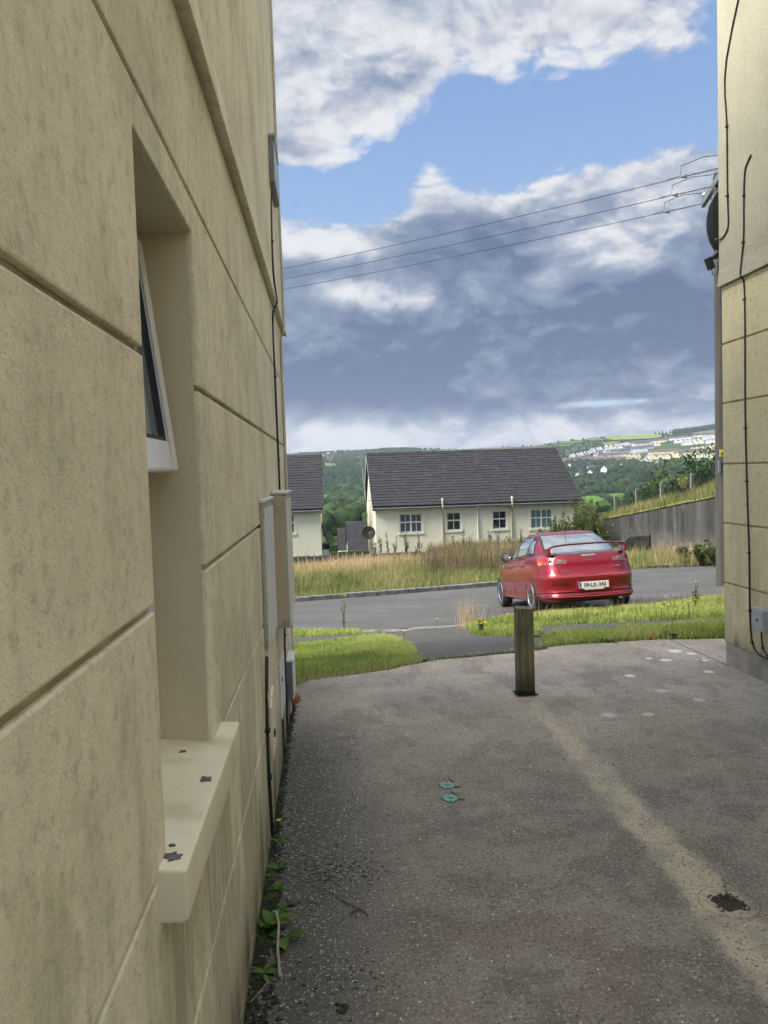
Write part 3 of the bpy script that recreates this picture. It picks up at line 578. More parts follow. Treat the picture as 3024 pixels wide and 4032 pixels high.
wall_box('meter_box', 'deep cream meter box with stained side, farther of the two', 4.08, 4.62, .79, 1.505, XL+.001, XL+.078, mat_boxcream, mat_boxwhite)
wall_box('junction_box', 'small grey utility box high on the left wall', 4.80, 5.25, 3.38, 3.66, XL+.014, XL+.045, mat_greybox_dark, mat_greybox, cat='junction box')
wall_box('junction_box', 'grey utility box low near the corner with pale lid', 4.86, 5.12, .17, .42, XL+.001, XL+.040, mat_greybox_dark, mat_upvc2, cat='junction box')
pn = MB(); pn.box((0, 0, 0), (.010, .36, .30)); tmp = thing('cover_plate', 'peeling pale grey cover plate flush on the left wall', 'cover plate', (XL+.001, 4.17, .27)); pn.build('plate', mat_upvc2, tmp, bevel=.003); MB().tube([(.011, .08, .2), (.016, .08, .2)], .012, 8).build('screw', mat_flake, tmp)
tmp = thing('cover_plate', 'broken cream cover with ragged edges beside the thick black cable', 'cover plate', (XL+.001, 3.46, .30)); MB().prism([(0, 0, .0), (0, .22, .02), (0, .21, .26), (0, .16, .31), (0, .06, .29), (0, .01, .25)], (.013, 0, 0)).build('plate', mat_sill, tmp, bevel=.002)
MB().box((.0135, .05, .10), (.022, .08, .13)).build('hinge', mat_flake, tmp)
tmp = thing('vent_cowl', 'round terracotta vent cowl sticking out low at the far corner', 'vent', (XL+.002, 5.15, .10)); MB().lathe([(.040, 0), (.044, .02), (.040, .045), (.028, .062), (.010, .070)], 18, axis='x').build('cowl', mat_terra, tmp, smooth=True); MB().box((-.001, -.055, -.09), (.006, .055, .05)).build('backplate', mat_upvc2, tmp)

# ---------------------------------------------------------------- right house
XR, YR = 3.10, 5.83
rh = thing('house', 'clean cream rendered gable wall on the right with a bare plinth', 'house', (0, 0, 0))
jr = [.178, .650, 1.120, 1.584, 2.055, 2.512, 2.955]
for a, b in zip(jr[:-1], jr[1:]):
    render_band([(-3, a+GAP*(a > .2)), (YR, a+GAP*(a > .2)), (YR, b-GAP), (-3, b-GAP)], (XR, 1), mat_wallR, rh, bev=.004)
MB().box((XR+.0135, -3, .16), (XR+.16, YR-.012, 5.6)).build('wall_core', mat_core, rh)
MB().box((XR+.006, -3, -.12), (XR+.17, YR-.012, .176)).build('plinth', mat_plinth, rh, bevel=.004)
prof = [(XR-.004, 2.957), (XR-.028, 2.950), (XR-.022, 3.0), (XR-.012, 3.09), (XR-.010, 5.6), (XR+.0125, 5.6), (XR+.0125, 2.957)]
MB().prism([(x, -3, z) for x, z in prof], (0, YR+3.016, 0)).build('upper_render', mat_wallU, rh, bevel=.003)
MB().box((XR+.165, -3.0, -.12), (11.8, YR-.012, 5.6)).build('wall', mat_core, rh)
MB().box((XR+.014, YR-.011, .0), (11.8, YR+.001, 5.6)).build('front_render', mat_wallR, rh)
rf = MB(); rf.prism([(XR-.05, -3.3, 5.6), (12, -3.3, 5.6), (12, 1.4, 8.3), (XR-.05, 1.4, 8.3)], (0, 0, .09)); rf.prism([(XR-.05, 6.2, 5.6), (12, 6.2, 5.6), (12, 1.4, 8.3), (XR-.05, 1.4, 8.3)], (0, 0, .09)); rf.build('roof', mat_tile, rh)
MB().prism([(XR+.02, -3, 5.6), (XR+.02, YR, 5.6), (XR+.02, 1.4, 8.25)], (.15, 0, 0)).build('gable', mat_wallR, rh)
xr = XR-.006; xu = XR-.018
cable([(xu, 5.30, 5.3), (xu, 5.70, 4.6), (xu, 5.70, 4.11), (xu, 5.698, 3.6), (xu, 5.69, 3.40), (xu, 5.72, 3.34), (xu, 5.80, 3.31), (xu-.01, 5.87, 3.33), (3.15, 6.0, 3.36)], .006, 'black cable running down to the satellite dish on the right wall', clips=[4.05, 3.6, 3.36])
cable([(xu, 5.375, 3.77), (xu, 5.41, 3.745), (xu, 5.455, 3.69), (xu, 5.472, 3.52), (xu, 5.478, 3.24), (xu-.004, 5.50, 3.08), (XR-.03, 5.505, 2.96), (xr, 5.50, 2.90), (xr, 5.49, 2.6), (xr, 5.495, 1.98), (xr, 5.48, 1.45), (xr, 5.455, .92), (xr, 5.45, .49), (xr, 5.42, .26), (xr, 5.33, .19), (xr, 5.15, .185), (xr, 4.8, .18)], .006,
      'long black cable down the right wall curving off along the plinth', clips=[3.5, 3.2, 2.8, 1.9, 1.45, .9, .5, .27])
cable([(xr, 5.30, .38), (xr, 5.295, .30), (xr, 5.27, .235), (xr, 5.20, .195)], .005, 'short black cable from the grey box to the plinth', clips=[.25])
ob = thing('junction_box', 'light grey square utility box low on the right wall', 'junction box', (XR, 5.19, .375))
MB().box((-.001, 0, 0), (-.045, .165, .165)).build('cabinet', mat_greybox, ob, bevel=.006, seg=2); MB().box((-.045, .012, .012), (-.052, .153, .153)).build('lid', mat_greybox, ob, bevel=.004, seg=2)
MB().tube([(-.051, .08, .082), (-.056, .08, .082)], .009, 10).build('lock', mat_dark, ob); MB().box((-.02, -.012, .09), (-.05, -.001, .13)).build('hinge', mat_greybox, ob); MB().box((-.02, -.012, .02), (-.05, -.001, .05)).build('hinge', mat_greybox, ob)
# ---------------------------------------------------------------- satellite dish round the corner of the right house
mat_seal0 = M('black_plastic', (.03, .032, .035), rough=.5)
mat_mesh_dish, h, b = new_mat('perforated_dish'); h.link((.028, .029, .032), b.inputs['Base Color']); b.inputs['Roughness'].default_value = .5
uvn = h.scale(objc(h), (1, 1, 1)); holes = h.ss(h.voro(uvn, 125.0, rnd=.25), .30, .36)
al_ = h.add(h.m('MULTIPLY', holes, .12), .84); h.link(al_, b.inputs['Alpha'])
dish = thing('satellite_dish', 'dark perforated satellite dish on the corner of the right house', 'satellite dish', (3.48, 6.27, 3.61))
dd = Vector((-.25, .95, .22)).normalized()
du = dd.cross(Vector((0, 0, 1))).normalized(); dv = du.cross(dd)
Rn, An = 8, 28; vs = [dd*-.04]; fs = []
for i in range(1, Rn+1):
    r = .300*i/Rn
    for k in range(An):
        a = 2*math.pi*k/An; vs.append(du*math.cos(a)*r+dv*math.sin(a)*r*1.04+dd*(-.04+.06*(i/Rn)**2))
fs += [(0, 1+k, 1+(k+1) % An) for k in range(An)]
for i in range(Rn-1): fs += [(1+i*An+k, 1+(i+1)*An+k, 1+(i+1)*An+(k+1) % An, 1+i*An+(k+1) % An) for k in range(An)]
m_ = MB().add(vs, fs).build('reflector', mat_mesh_dish, dish, smooth=True)
rim = MB(); ring = [vs[1+(Rn-1)*An+k] for k in range(An)]; rim.tube(ring+[ring[0], ring[1]], .006, 6); rim.build('rim', mat_greybox_dark, dish, smooth=True)
# brackets behind and the feed arm with receiver
bk = MB(); bk.bar(dd*-.03, (.12, -.43, 0), .03, .03); bk.bar((.12, -.43, -.12), (.12, -.43, .12), .06, .015); bk.build('bracket', mat_galv, dish)
pl = Vector((3.24, 6.25, 3.255))-dish.location; ar = MB(); ar.bar(Vector((3.42, 6.18, 3.33))-dish.location, Vector((3.25, 6.25, 3.285))-dish.location, .022, .022); ar.build('feed_arm', mat_seal0, dish)
lb = MB(); lb.bar(pl+Vector((-.035, 0, .035)), pl+Vector((.005, .01, -.055)), .045, .05); lb.tube([pl+Vector((.0, 0, .03)), pl+Vector((.05, -.01, .075))], [.018, .027], 12); lb.build('receiver', mat_seal0, dish, bevel=.003)
MB().tube([pl+Vector((0, .0, -.05)), pl+Vector((.005, 0, -.10)), pl+Vector((.03, 0, -.115)), pl+Vector((.05, 0, -.09)), pl+Vector((.06, 0, 0)), pl+Vector((.10, 0, .035))], .004, 6).build('lead', mat_cable, dish, smooth=True)

# ---------------------------------------------------------------- utility pole, crossarm and power lines
mat_pole = M('grey_weathered_pole', (.075, .07, .062), (.05, .047, .042), scale=6, rough=.9, bs=.4, stretch=(1, 1, .08), c3=(.10, .095, .085), s3=4)
px0, py0 = 9.52, 17.95; zg = float(land(px0, py0))
pole = thing('utility_pole', 'tall wooden power pole with steel crossarm behind the right house', 'utility pole', (px0, py0, zg))
topz = 8.42-zg
MB().tube([(0, 0, -.3), (-.01, 0, 2.2), (-.03, 0, 6), (-.05, 0, topz)], [.16, .15, .12, .095], 20).build('shaft', mat_pole, pole, smooth=True)
az_ = topz-.22; A0, A1 = Vector((.32, 1.45, az_)), Vector((-.42, -1.15, az_))
MB().bar(A0, A1, .10, .17).build('crossarm', mat_galv, pole, bevel=.008)
MB().bar(A0*.55+Vector((0, 0, az_*.45-.02)), (0, -.0, az_-.8), .04, .04).build('brace', mat_galv, pole)
glass_ins = glass_mat('insulator_glass', (.30, .42, .40), .1)
att = []
for f in (0.97, .52, .06):
    c = A0.lerp(A1, f)
    MB().lathe([(.012, .05), (.012, .12), (.055, .125), (.07, .15), (.04, .165), (.062, .18), (.055, .215), (.025, .24), (.012, .245)], 14, origin=c).build('insulator', glass_ins, pole, smooth=True)
    d = Vector((-1, .56, 0)).normalized(); st = c+Vector((0, 0, -.03)); en = st+d*.95+Vector((0, 0, -.06))
    b = MB(); b.tube([st, en], .012, 6)
    for k in range(7): q = st.lerp(en, .25+.09*k); b.tube([q, q+d*.012], [.042, .030], 10)
    b.tube([en-d*.12, en], [.05, .02], 8); b.build('tension_insulator', mat_flake, pole, smooth=True)
    b = MB(); b.tube([c+Vector((0, 0, .235)), c+d*.5+Vector((0, 0, .27)), c+d*.95+Vector((0, 0, .16)), en+d*.02+Vector((0, 0, .03)), en+d*.30], .008, 6); b.build('jumper', mat_cable, pole, smooth=True)
    att.append((en+pole.location, d))
for i, (txt, (e0, d)) in enumerate(zip(('nearest', 'middle', 'farthest'), att)):
    tgt = [(-1.172, 23.294, 7.70), (-1.244, 24.505, 7.74), (-1.323, 25.816, 7.75)][i]; dirv = Vector(tgt)-e0; end = e0+dirv*3.2; end.z = 8.3
    pts = []
    for k in range(41):
        t = k/40; p = e0.lerp(end, t); p.z -= 4*.55*t*(1-t); pts.append(p-e0)
    w_ = thing('power_line', f'{txt} of three thin power lines crossing the sky from the pole', 'power line', e0, group=None)
    MB().tube(pts, .008, 5).build('wire', mat_cable, w_)
sgn = MB(); sgn.box((-.15, -.175, 3.14), (-.03, -.165, 3.30)); tmp = sgn.build('warning_sign', mat_yellow, pole)
MB().prism([(-.12, -.177, 3.18), (-.06, -.177, 3.18), (-.09, -.177, 3.25)], (0, -.002, 0)).build('warning_triangle', mat_dark, tmp)
MB().box((-.17, -.16, 2.75), (-.12, -.13, 3.05)).build('guard', mat_greybox_dark, pole)

# ---------------------------------------------------------------- timber post in the yard
mat_post, h, b = new_mat('weathered_timber'); p = objc(h); x, y, z = h.xyz(p)
gr = h.noise(h.scale(p, (9, 9, .7)), 6.0, 5, .6); cr = h.noise(h.scale(p, (1, 1, .05)), 22.0, 3, .5)
col = h.mix(h.ss(gr, .35, .65), (.26, .23, .14), (.15, .135, .08)); col = h.mix(h.ss(h.noise(p, 5.), .45, .62, 0, .5), col, (.13, .135, .06))
col = h.mix(h.ss(z, .20, .06, 0, .8), col, (.045, .05, .022)); col = h.mix(h.ss(z, .05, .02), col, (.025, .022, .016)); col = h.mix(h.ss(h.m('ABSOLUTE', h.m('SUBTRACT', cr, .5)), .012, .002, 0, .8), col, (.02, .018, .012))
h.link(col, b.inputs['Base Color']); b.inputs['Roughness'].default_value = .9; bump(h, b, h.add(gr, h.m('MULTIPLY', h.noise(p, 40.), .3)), .5, .006)
pc = (1.352, 5.31)
post = thing('timber_post', 'short square weathered timber post standing in the concrete yard', 'post', (pc[0], pc[1], 0), rz=rad(-2))
b = MB(); b.prism([(-.058, -.058, -.05), (.058, -.058, -.05), (.058, -.058, .612), (-.058, -.058, .622)], (0, .116, 0)); b.build('stake', mat_post, post, bevel=.005, seg=2)

# ---------------------------------------------------------------- yard details
mat_mint = M('mint_plastic', (.22, .42, .34), (.17, .34, .28), scale=30, rough=.5)
def plate(x, y, r, label, seed):
    t = thing('floor_plate', label, 'plate', (x, y, .002), rz=rad(38))
    MB().box((-r, -r, 0), (r, r, .004)).build('plate', mat_mint, t, bevel=.001)
    MB().box((-r*.35, -r*.35, .004), (r*.35, r*.35, .0052)).build('recess', M('mint_shadow_plastic', (.14, .28, .23), rough=.6), t)
    for sx in (-1, 1):
        for sy in (-1, 1): MB().tube([(sx*r*.75, sy*r*.75, .004), (sx*r*.75, sy*r*.75, .0055)], .005, 8).build('screw', mat_dark, t)
    rg = np.random.default_rng(seed); pts = [(r*.45+rg.uniform(-.006, .006)+q*.012, -r*1.3+q*r*.65, .0) for q in range(5)]+[(r*1.6, r*1.2, 0), (r*1.7, -r*.9, 0), (r*.9, -r*1.7, 0)]
    MB().prism(pts, (0, 0, .0065)).build('mortar_smear', mat_concrete, t)
plate(.555, 3.80, .038, 'square mint green plate set in the concrete, farther of two', 3)
plate(.545, 3.645, .038, 'square mint green plate set in the concrete, nearer of two', 5)
def twig(name, label, paths, loc, m_=mat_twig):
    t = thing(name, label, 'twig', loc); first = True
    for pth, r in paths: MB().tube(pth, r, 6).build('stem' if first else 'branch', m_, t, smooth=True); first = False
twig('twig', 'forked grey twig lying on the dark concrete', [([(.085, .02, .008), (.06, .045, .008), (.01, .10, .006), (-.03, .155, .005)], [.0035, .003, .0025, .0015]), ([(.06, .045, .008), (.02, .01, .008), (-.03, -.05, .004)], [.0028, .002, .0014]), ([(.085, .02, .008), (.095, -.005, .005)], [.003, .0015])], (0, 2.70, 0))
twig('stick', 'pale bare stick lying along the foot of the left wall', [([(0, .17, .05), (.012, .12, .035), (.015, .0, .02), (.03, -.13, .008)], [.0045, .005, .005, .006]), ([(0, .17, .05), (-.014, .175, .05)], [.004, .002])], (-.235, 2.52, 0), M('pale_stick', (.42, .36, .26), (.32, .26, .19), scale=40, rough=.9))
twig('stick', 'thin straw lying in the moss at the wall corner', [([(0, .0, .01), (.05, .06, .03)], [.0018, .0012])], (-.285, 2.28, 0), mat_straw)
# weed hole
hole = thing('weed_patch', 'small square hole in the concrete filled with soil and a seedling', 'weed patch', (1.40, 2.62, 0), rz=rad(20))
MB().prism([(-.045, -.041, 0), (-.01, -.046, 0), (.02, -.043, 0), (.044, -.046, 0), (.046, -.01, 0), (.042, .02, 0), (.045, .044, 0), (.01, .042, 0), (-.02, .046, 0), (-.044, .043, 0), (-.042, 0, 0)], (0, 0, .0025)).build('soil_square', mat_soil, hole)
rg = np.random.default_rng(77); q_ = np.array([1.40, 2.62, .002])+np.concatenate([rg.uniform(-.055, .055, (160, 2)), np.zeros((160, 1))], 1)
PEB = (q_, rg.uniform(.0015, .005, (160, 1))*np.array([[1, 1, .6]]))
ringm = MB(); n = 40
for k in range(n):
    a0, a1 = 2*math.pi*k/n, 2*math.pi*(k+1)/n
    ringm.add([(math.cos(a)*r_, math.sin(a)*r_, .0016) for a in (a0, a1) for r_ in (.1035, .1050)], [(0, 1, 3, 2)])
ringm.build('groove_ring', mat_dark, hole)
MB().tube([(.01, .02, 0), (.015, .03, .04), (.02, .035, .07)], .0014, 5).build('seedling_stem', mat_lawn, hole)
def leaf(mb, base, d, L, w, droop=.35, seg=4):
    base = Vector(base); d = Vector(d).normalized(); sd_ = d.cross(Vector((0, 0, 1)))
    sd_ = sd_.normalized() if sd_.length > .01 else Vector((1, 0, 0)); vs = []
    for i in range(seg+1):
        t = i/seg; c = base+d*L*t-Vector((0, 0, droop*L*t*t)); ww = w*math.sin(math.pi*min(.97, .12+.85*t))*.5
        vs += [c-sd_*ww+Vector((0, 0, ww*.25)), c, c+sd_*ww+Vector((0, 0, ww*.25))]
    mb.add(vs, [q for i in range(seg) for q in ((3*i, 3*i+1, 3*i+4, 3*i+3), (3*i+1, 3*i+2, 3*i+5, 3*i+4))])
sm = MB()
for k in range(7): leaf(sm, (.012, .025, .02+.007*k), (math.cos(k*2.4), math.sin(k*2.4), .6), .022, .007)
s2 = MB()
for k in range(4): leaf(s2, (-.01, -.01, .003), (math.cos(k*1.5), math.sin(k*1.5), .25), .018, .008)
s2.build('seedling_leaf', mat_leaf, hole)
o_ = sm.build('seedling_leaf', mat_leaf, hole)
def rosette(x, y, label, n, L, w, rise=.6, seed=0, flower=False, cat='weed', m_=mat_leaf, loc_z=None):
    rg = np.random.default_rng(seed); t = thing('weed', label, cat, (x, y, 0 if loc_z is None else loc_z))
    for k in range(n):
        a = k*2.4+rg.uniform(-.3, .3); q = MB(); leaf(q, (rg.uniform(-.01, .01), rg.uniform(-.01, .01), .004), (math.cos(a), math.sin(a), rise*rg.uniform(.5, 1.4)), L*rg.uniform(.6, 1.1), w*rg.uniform(.7, 1.1)); o = q.build('leaf', m_, t, smooth=True)
        at = o.data.attributes.new('rnd', 'FLOAT', 'POINT'); at.data.foreach_set('value', np.full(len(o.data.vertices), rg.uniform(0, 1), np.float32))
    if flower:
        MB().tube([(0, 0, 0), (.0, .01, .06), (.004, .012, .10)], .0018, 5).build('stem', mat_leaf, t)
        f = MB()
        for k in range(10): leaf(f, (.004, .012, .10), (math.cos(k*.63), math.sin(k*.63), .3), .013, .007)
        f.build('flower', mat_yellow, t)
    return t
rosette(-.265, 3.30, 'small yellow flower growing from the crack by the left wall', 5, .05, .012, seed=1, flower=True)
rosette(-.255, 3.08, 'sparse green seedling at the wall foot below the yellow flower', 6, .06, .02, seed=2)
rosette(-.245, 2.92, 'low weed with pale round leaves against the left wall', 6, .06, .03, seed=3)
rosette(-.255, 2.66, 'broad leaved dock weed beside the pale stick', 9, .12, .040, rise=1.0, seed=4)
rosette(-.215, 2.60, 'single large drooping leaf beside the pale stick', 3, .10, .05, rise=.5, seed=8)
rosette(-.26, 2.42, 'dark low weed in the moss at the bottom of the left wall', 6, .06, .02, seed=6)
rosette(-.22, 2.80, 'loose trailing weed on the mossy concrete by the left wall', 6, .07, .02, rise=.3, seed=7)
# moss clumps along the wall and dark lumps
mat_moss = M('moss', (.035, .042, .016), (.018, .018, .012), scale=50, rough=1, bs=1.0, bscale=150, world_space=True, c3=(.09, .13, .025), s3=7, bd=.006)
Vm, Fm = [], []; ico = bmesh.new(); bmesh.ops.create_icosphere(ico, subdivisions=2, radius=1.0); iv = np.array([v.co[:] for v in ico.verts]); ifc = np.array([[v.index for v in f.verts] for f in ico.faces]); ico.free()
ic1 = bmesh.new(); bmesh.ops.create_icosphere(ic1, subdivisions=1, radius=1.0); iv1 = np.array([v.co[:] for v in ic1.verts]); if1 = np.array([[v.index for v in f.verts] for f in ic1.faces]); ic1.free()
def blobs(name, C, R, verts, faces, m_, jit=.25, rnd=None, smooth=True, **kw):
    C = np.asarray(C); R = np.asarray(R); n, k = len(C), len(verts)
    J = 1+RNG.uniform(-jit, jit, (n, k, 1)); V = (verts[None]*J*R[:, None, :]+C[:, None, :]).reshape(-1, 3)
    F = (faces[None]+(np.arange(n)*k)[:, None, None]).reshape(-1, 3); rn = np.repeat(RNG.uniform(0, 1, n) if rnd is None else rnd, k)
    return link_obj(name, np_mesh(name, V, F, m_, rnd=rn, smooth=smooth), **kw)
blobs('soil_crumbs', PEB[0], PEB[1], iv1, if1, mat_soil, jit=.4, kind='stuff', label='dark soil crumbs in and around the small square hole')
n = 260; a_ = RNG.uniform(0, 6.28, n); q_ = np.stack([1.352+np.clip(np.cos(a_)*.085, -.064, .064)+RNG.normal(0, .006, n), 5.31+np.clip(np.sin(a_)*.085, -.064, .064)+RNG.normal(0, .006, n), np.zeros(n)], 1); r = RNG.uniform(.003, .009, n)
blobs('post_foot_contact_shade', q_, np.stack([r, r, r*.6], 1), iv1, if1, mat_moss, jit=.45, kind='stuff', label='dark crumbs added as contact shade round the foot of the timber post')  # dark crumbs added to imitate contact shade where the post meets the slab
n = 2600; yy = RNG.uniform(1.9, 5.4, n)**1.0; xx = XL+np.abs(RNG.normal(0, 1, n))*(.015+.028*np.clip((4.0-yy)/2, 0, 1.2)); r = RNG.uniform(.002, .0075, n)*(1+.5*(yy < 3))
blobs('wall_foot_moss', np.stack([xx, yy, np.zeros(n)], 1), np.stack([r*1.3, r*1.1, r*.55], 1), iv1, if1, mat_moss, jit=.45, kind='stuff', label='dark moss and dirt along the foot of the left wall')
n = 700; cx = RNG.choice([-.10, -.02, .02, -.05, .06, -.16, .10], n); cy = np.where(RNG.uniform(0, 1, n) < .5, 3.0, RNG.choice([2.85, 3.15, 2.40, 3.6, 4.2, 2.3], n)); xx = cx+RNG.normal(0, .06, n); yy = cy+RNG.normal(0, .08, n); r = RNG.uniform(.0012, .005, n)
xx = np.maximum(xx, XL+.02)
blobs('moss_crumbs', np.stack([xx, yy, np.zeros(n)], 1), np.stack([r*1.5, r, r*.35], 1), iv1, if1, mat_moss, jit=.5, kind='stuff', label='dark moss crumbs scattered over the concrete beside the left wall')
for (px, py, r, lab) in [(735, 0, 0, '')][:0]: pass
for (px, py, r, lab) in [(1340, 3975, .022, 'black moss clump on the concrete at the bottom edge'), (1325, 3327, .009, 'small dark lump of moss on the open concrete'), (1230, 3028, .007, 'tiny dark clod on the concrete below the cables'), (2415, 3012, .010, 'dark clod on the pale trail beyond the timber post')]:
    q = onz(px, py, 0); C_ = np.array([q+np.array([*RNG.normal(0, r*.5, 2), 0]) for _ in range(9)]); rr_ = RNG.uniform(r*.35, r*.7, (9, 1))*np.array([[1, 1, .5]])
    blobs('moss_clump', C_, rr_, iv1, if1, mat_moss, label=lab, cat='moss clump')

# ---------------------------------------------------------------- cream houses beyond the meadow
mat_hw = M('cream_house_render', (.80, .76, .60), (.76, .72, .56), scale=1.2, rough=.9, bs=.25, bscale=60, world_space=True, stretch=(1, 1, .25), c3=(.68, .62, .45), s3=.7)
mat_hw2 = M('house_plinth', (.44, .37, .31), (.38, .33, .27), scale=3, rough=.9)
mat_fascia = M('grey_fascia', (.42, .44, .46), (.34, .36, .37), scale=3, rough=.5); mat_white = M('white_plastic_gutter', (.66, .67, .67), (.58, .59, .59), scale=3, rough=.4)
mat_curtain = M('net_curtain', (.30, .32, .35), (.20, .22, .25), scale=30, rough=.9, stretch=(1, 1, .05))
mat_blind = M('green_blind', (.20, .27, .27), (.15, .21, .21), scale=10, rough=.8)
mat_hglass = glass_mat('dark_pane', (.020, .024, .030), .05); mat_hglassb = glass_mat('blind_pane', (.14, .20, .20), .12); mat_hglassn = glass_mat('curtain_pane', (.075, .085, .10), .12)
def tile_mesh(w, L, name='tile'):
    b = MB(); b.box((.004, 0, 0), (w-.004, L, .030)); b.prism([(w*.30, 0, .022), (w*.36, 0, .032), (w*.44, 0, .022)], (0, L*.98, 0)); return b.mesh(name, mat_tile)
mat_tile2 = M('grey_tile_lighter', (.034, .033, .037), (.022, .0215, .025), scale=6, rough=.8, c3=(.058, .052, .052), s3=8)
def tiled_slope(root, x0, x1, ye, ze, yr, zr, nrows, ncols, n_single=290, parent_name='roof'):
    """concrete tiles laid course by course from the eave (ye, ze) to the ridge (yr, zr), each lapping the one below"""
    L = math.hypot(yr-ye, zr-ze); ang = math.atan2(zr-ze, yr-ye); course = L/nrows; w = (x1-x0)/ncols
    slope = MB(); slope.prism([(x0+.02, ye, ze-.12), (x0+.02, yr, zr-.12), (x0+.02, yr, zr-.02), (x0+.02, ye, ze-.02)], (x1-x0-.04, 0, 0)); rf_ = slope.build('roof', mat_tile, root)
    tm = tile_mesh(w, course*1.22); tm2 = tm.copy(); tm2.materials[0] = mat_tile2
    V, F, MI = [], [], []; base = [tuple(v.co) for v in tm.vertices]; fb = [tuple(p.vertices) for p in tm.polygons]; cnt = 0; jb = MB()
    for r in range(nrows):
        for c in range(ncols+(r % 2)):
            xx = x0+(c-(.5 if r % 2 else 0))*w; ww = 1.0
            if xx < x0-.01: xx = x0; ww = .5
            if xx+w > x1+.01: ww = .5
            j = RNG.uniform(-.006, .006); tilt = .075+RNG.uniform(-.012, .012)
            mt = Matrix.Translation((xx, ye+math.cos(ang)*(r*course)+j, ze+math.sin(ang)*(r*course)+.022)) @ Matrix.Rotation(ang-tilt, 4, 'X') @ Matrix.Rotation(RNG.uniform(-.006, .006), 4, 'Z') @ Matrix.Diagonal((ww, 1, 1, 1))
            if cnt < n_single and r < nrows:
                o = bpy.data.objects.new('tile', tm if RNG.uniform() < .72 else tm2); COL.objects.link(o); o.parent = rf_; o.matrix_local = mt; cnt += 1
            else:
                jb.cur = 0 if RNG.uniform() < .72 else 1; jb.add([mt @ Vector(v) for v in base], fb)
    if jb.v: jb.build('tiles', [mat_tile, mat_tile2], rf_, kind='stuff')
    return rf_
def window_unit(root, x0, x1, z0, z1, yw, mull=None, transom=.5, bars=1, glass=None, open_top=False):
    t = .05; fr = MB(); y = yw+.055
    fr.box((x0, y, z0), (x0+t, y+.06, z1)); fr.box((x1-t, y, z0), (x1, y+.06, z1)); fr.box((x0+t, y, z0), (x1-t, y+.06, z0+t)); fr.box((x0+t, y, z1-t), (x1-t, y+.06, z1))
    cells = [(x0+t, x1-t)] if mull is None else [(x0+t, mull-t*.7), (mull+t*.7, x1-t)]
    if mull: fr.box((mull-t*.7, y, z0+t), (mull+t*.7, y+.06, z1-t))
    zt = z0+(z1-z0)*transom
    for a, b_ in cells: fr.box((a, y-.004, zt-t*.6), (b_, y+.05, zt+t*.6))
    w_ = fr.build('window', mat_upvc, root)
    for a, b_ in cells:
        for (q0, q1) in ((z0+t, zt-t*.6), (zt+t*.6, z1-t)):
            MB().box((a, y+.03, q0), (b_, y+.036, q1)).build('pane', glass, w_)
            MB().box(((a+b_)/2-.011, y+.018, q0), ((a+b_)/2+.011, y+.028, q1)).build('glazing_bar', mat_upvc, w_)
    return w_
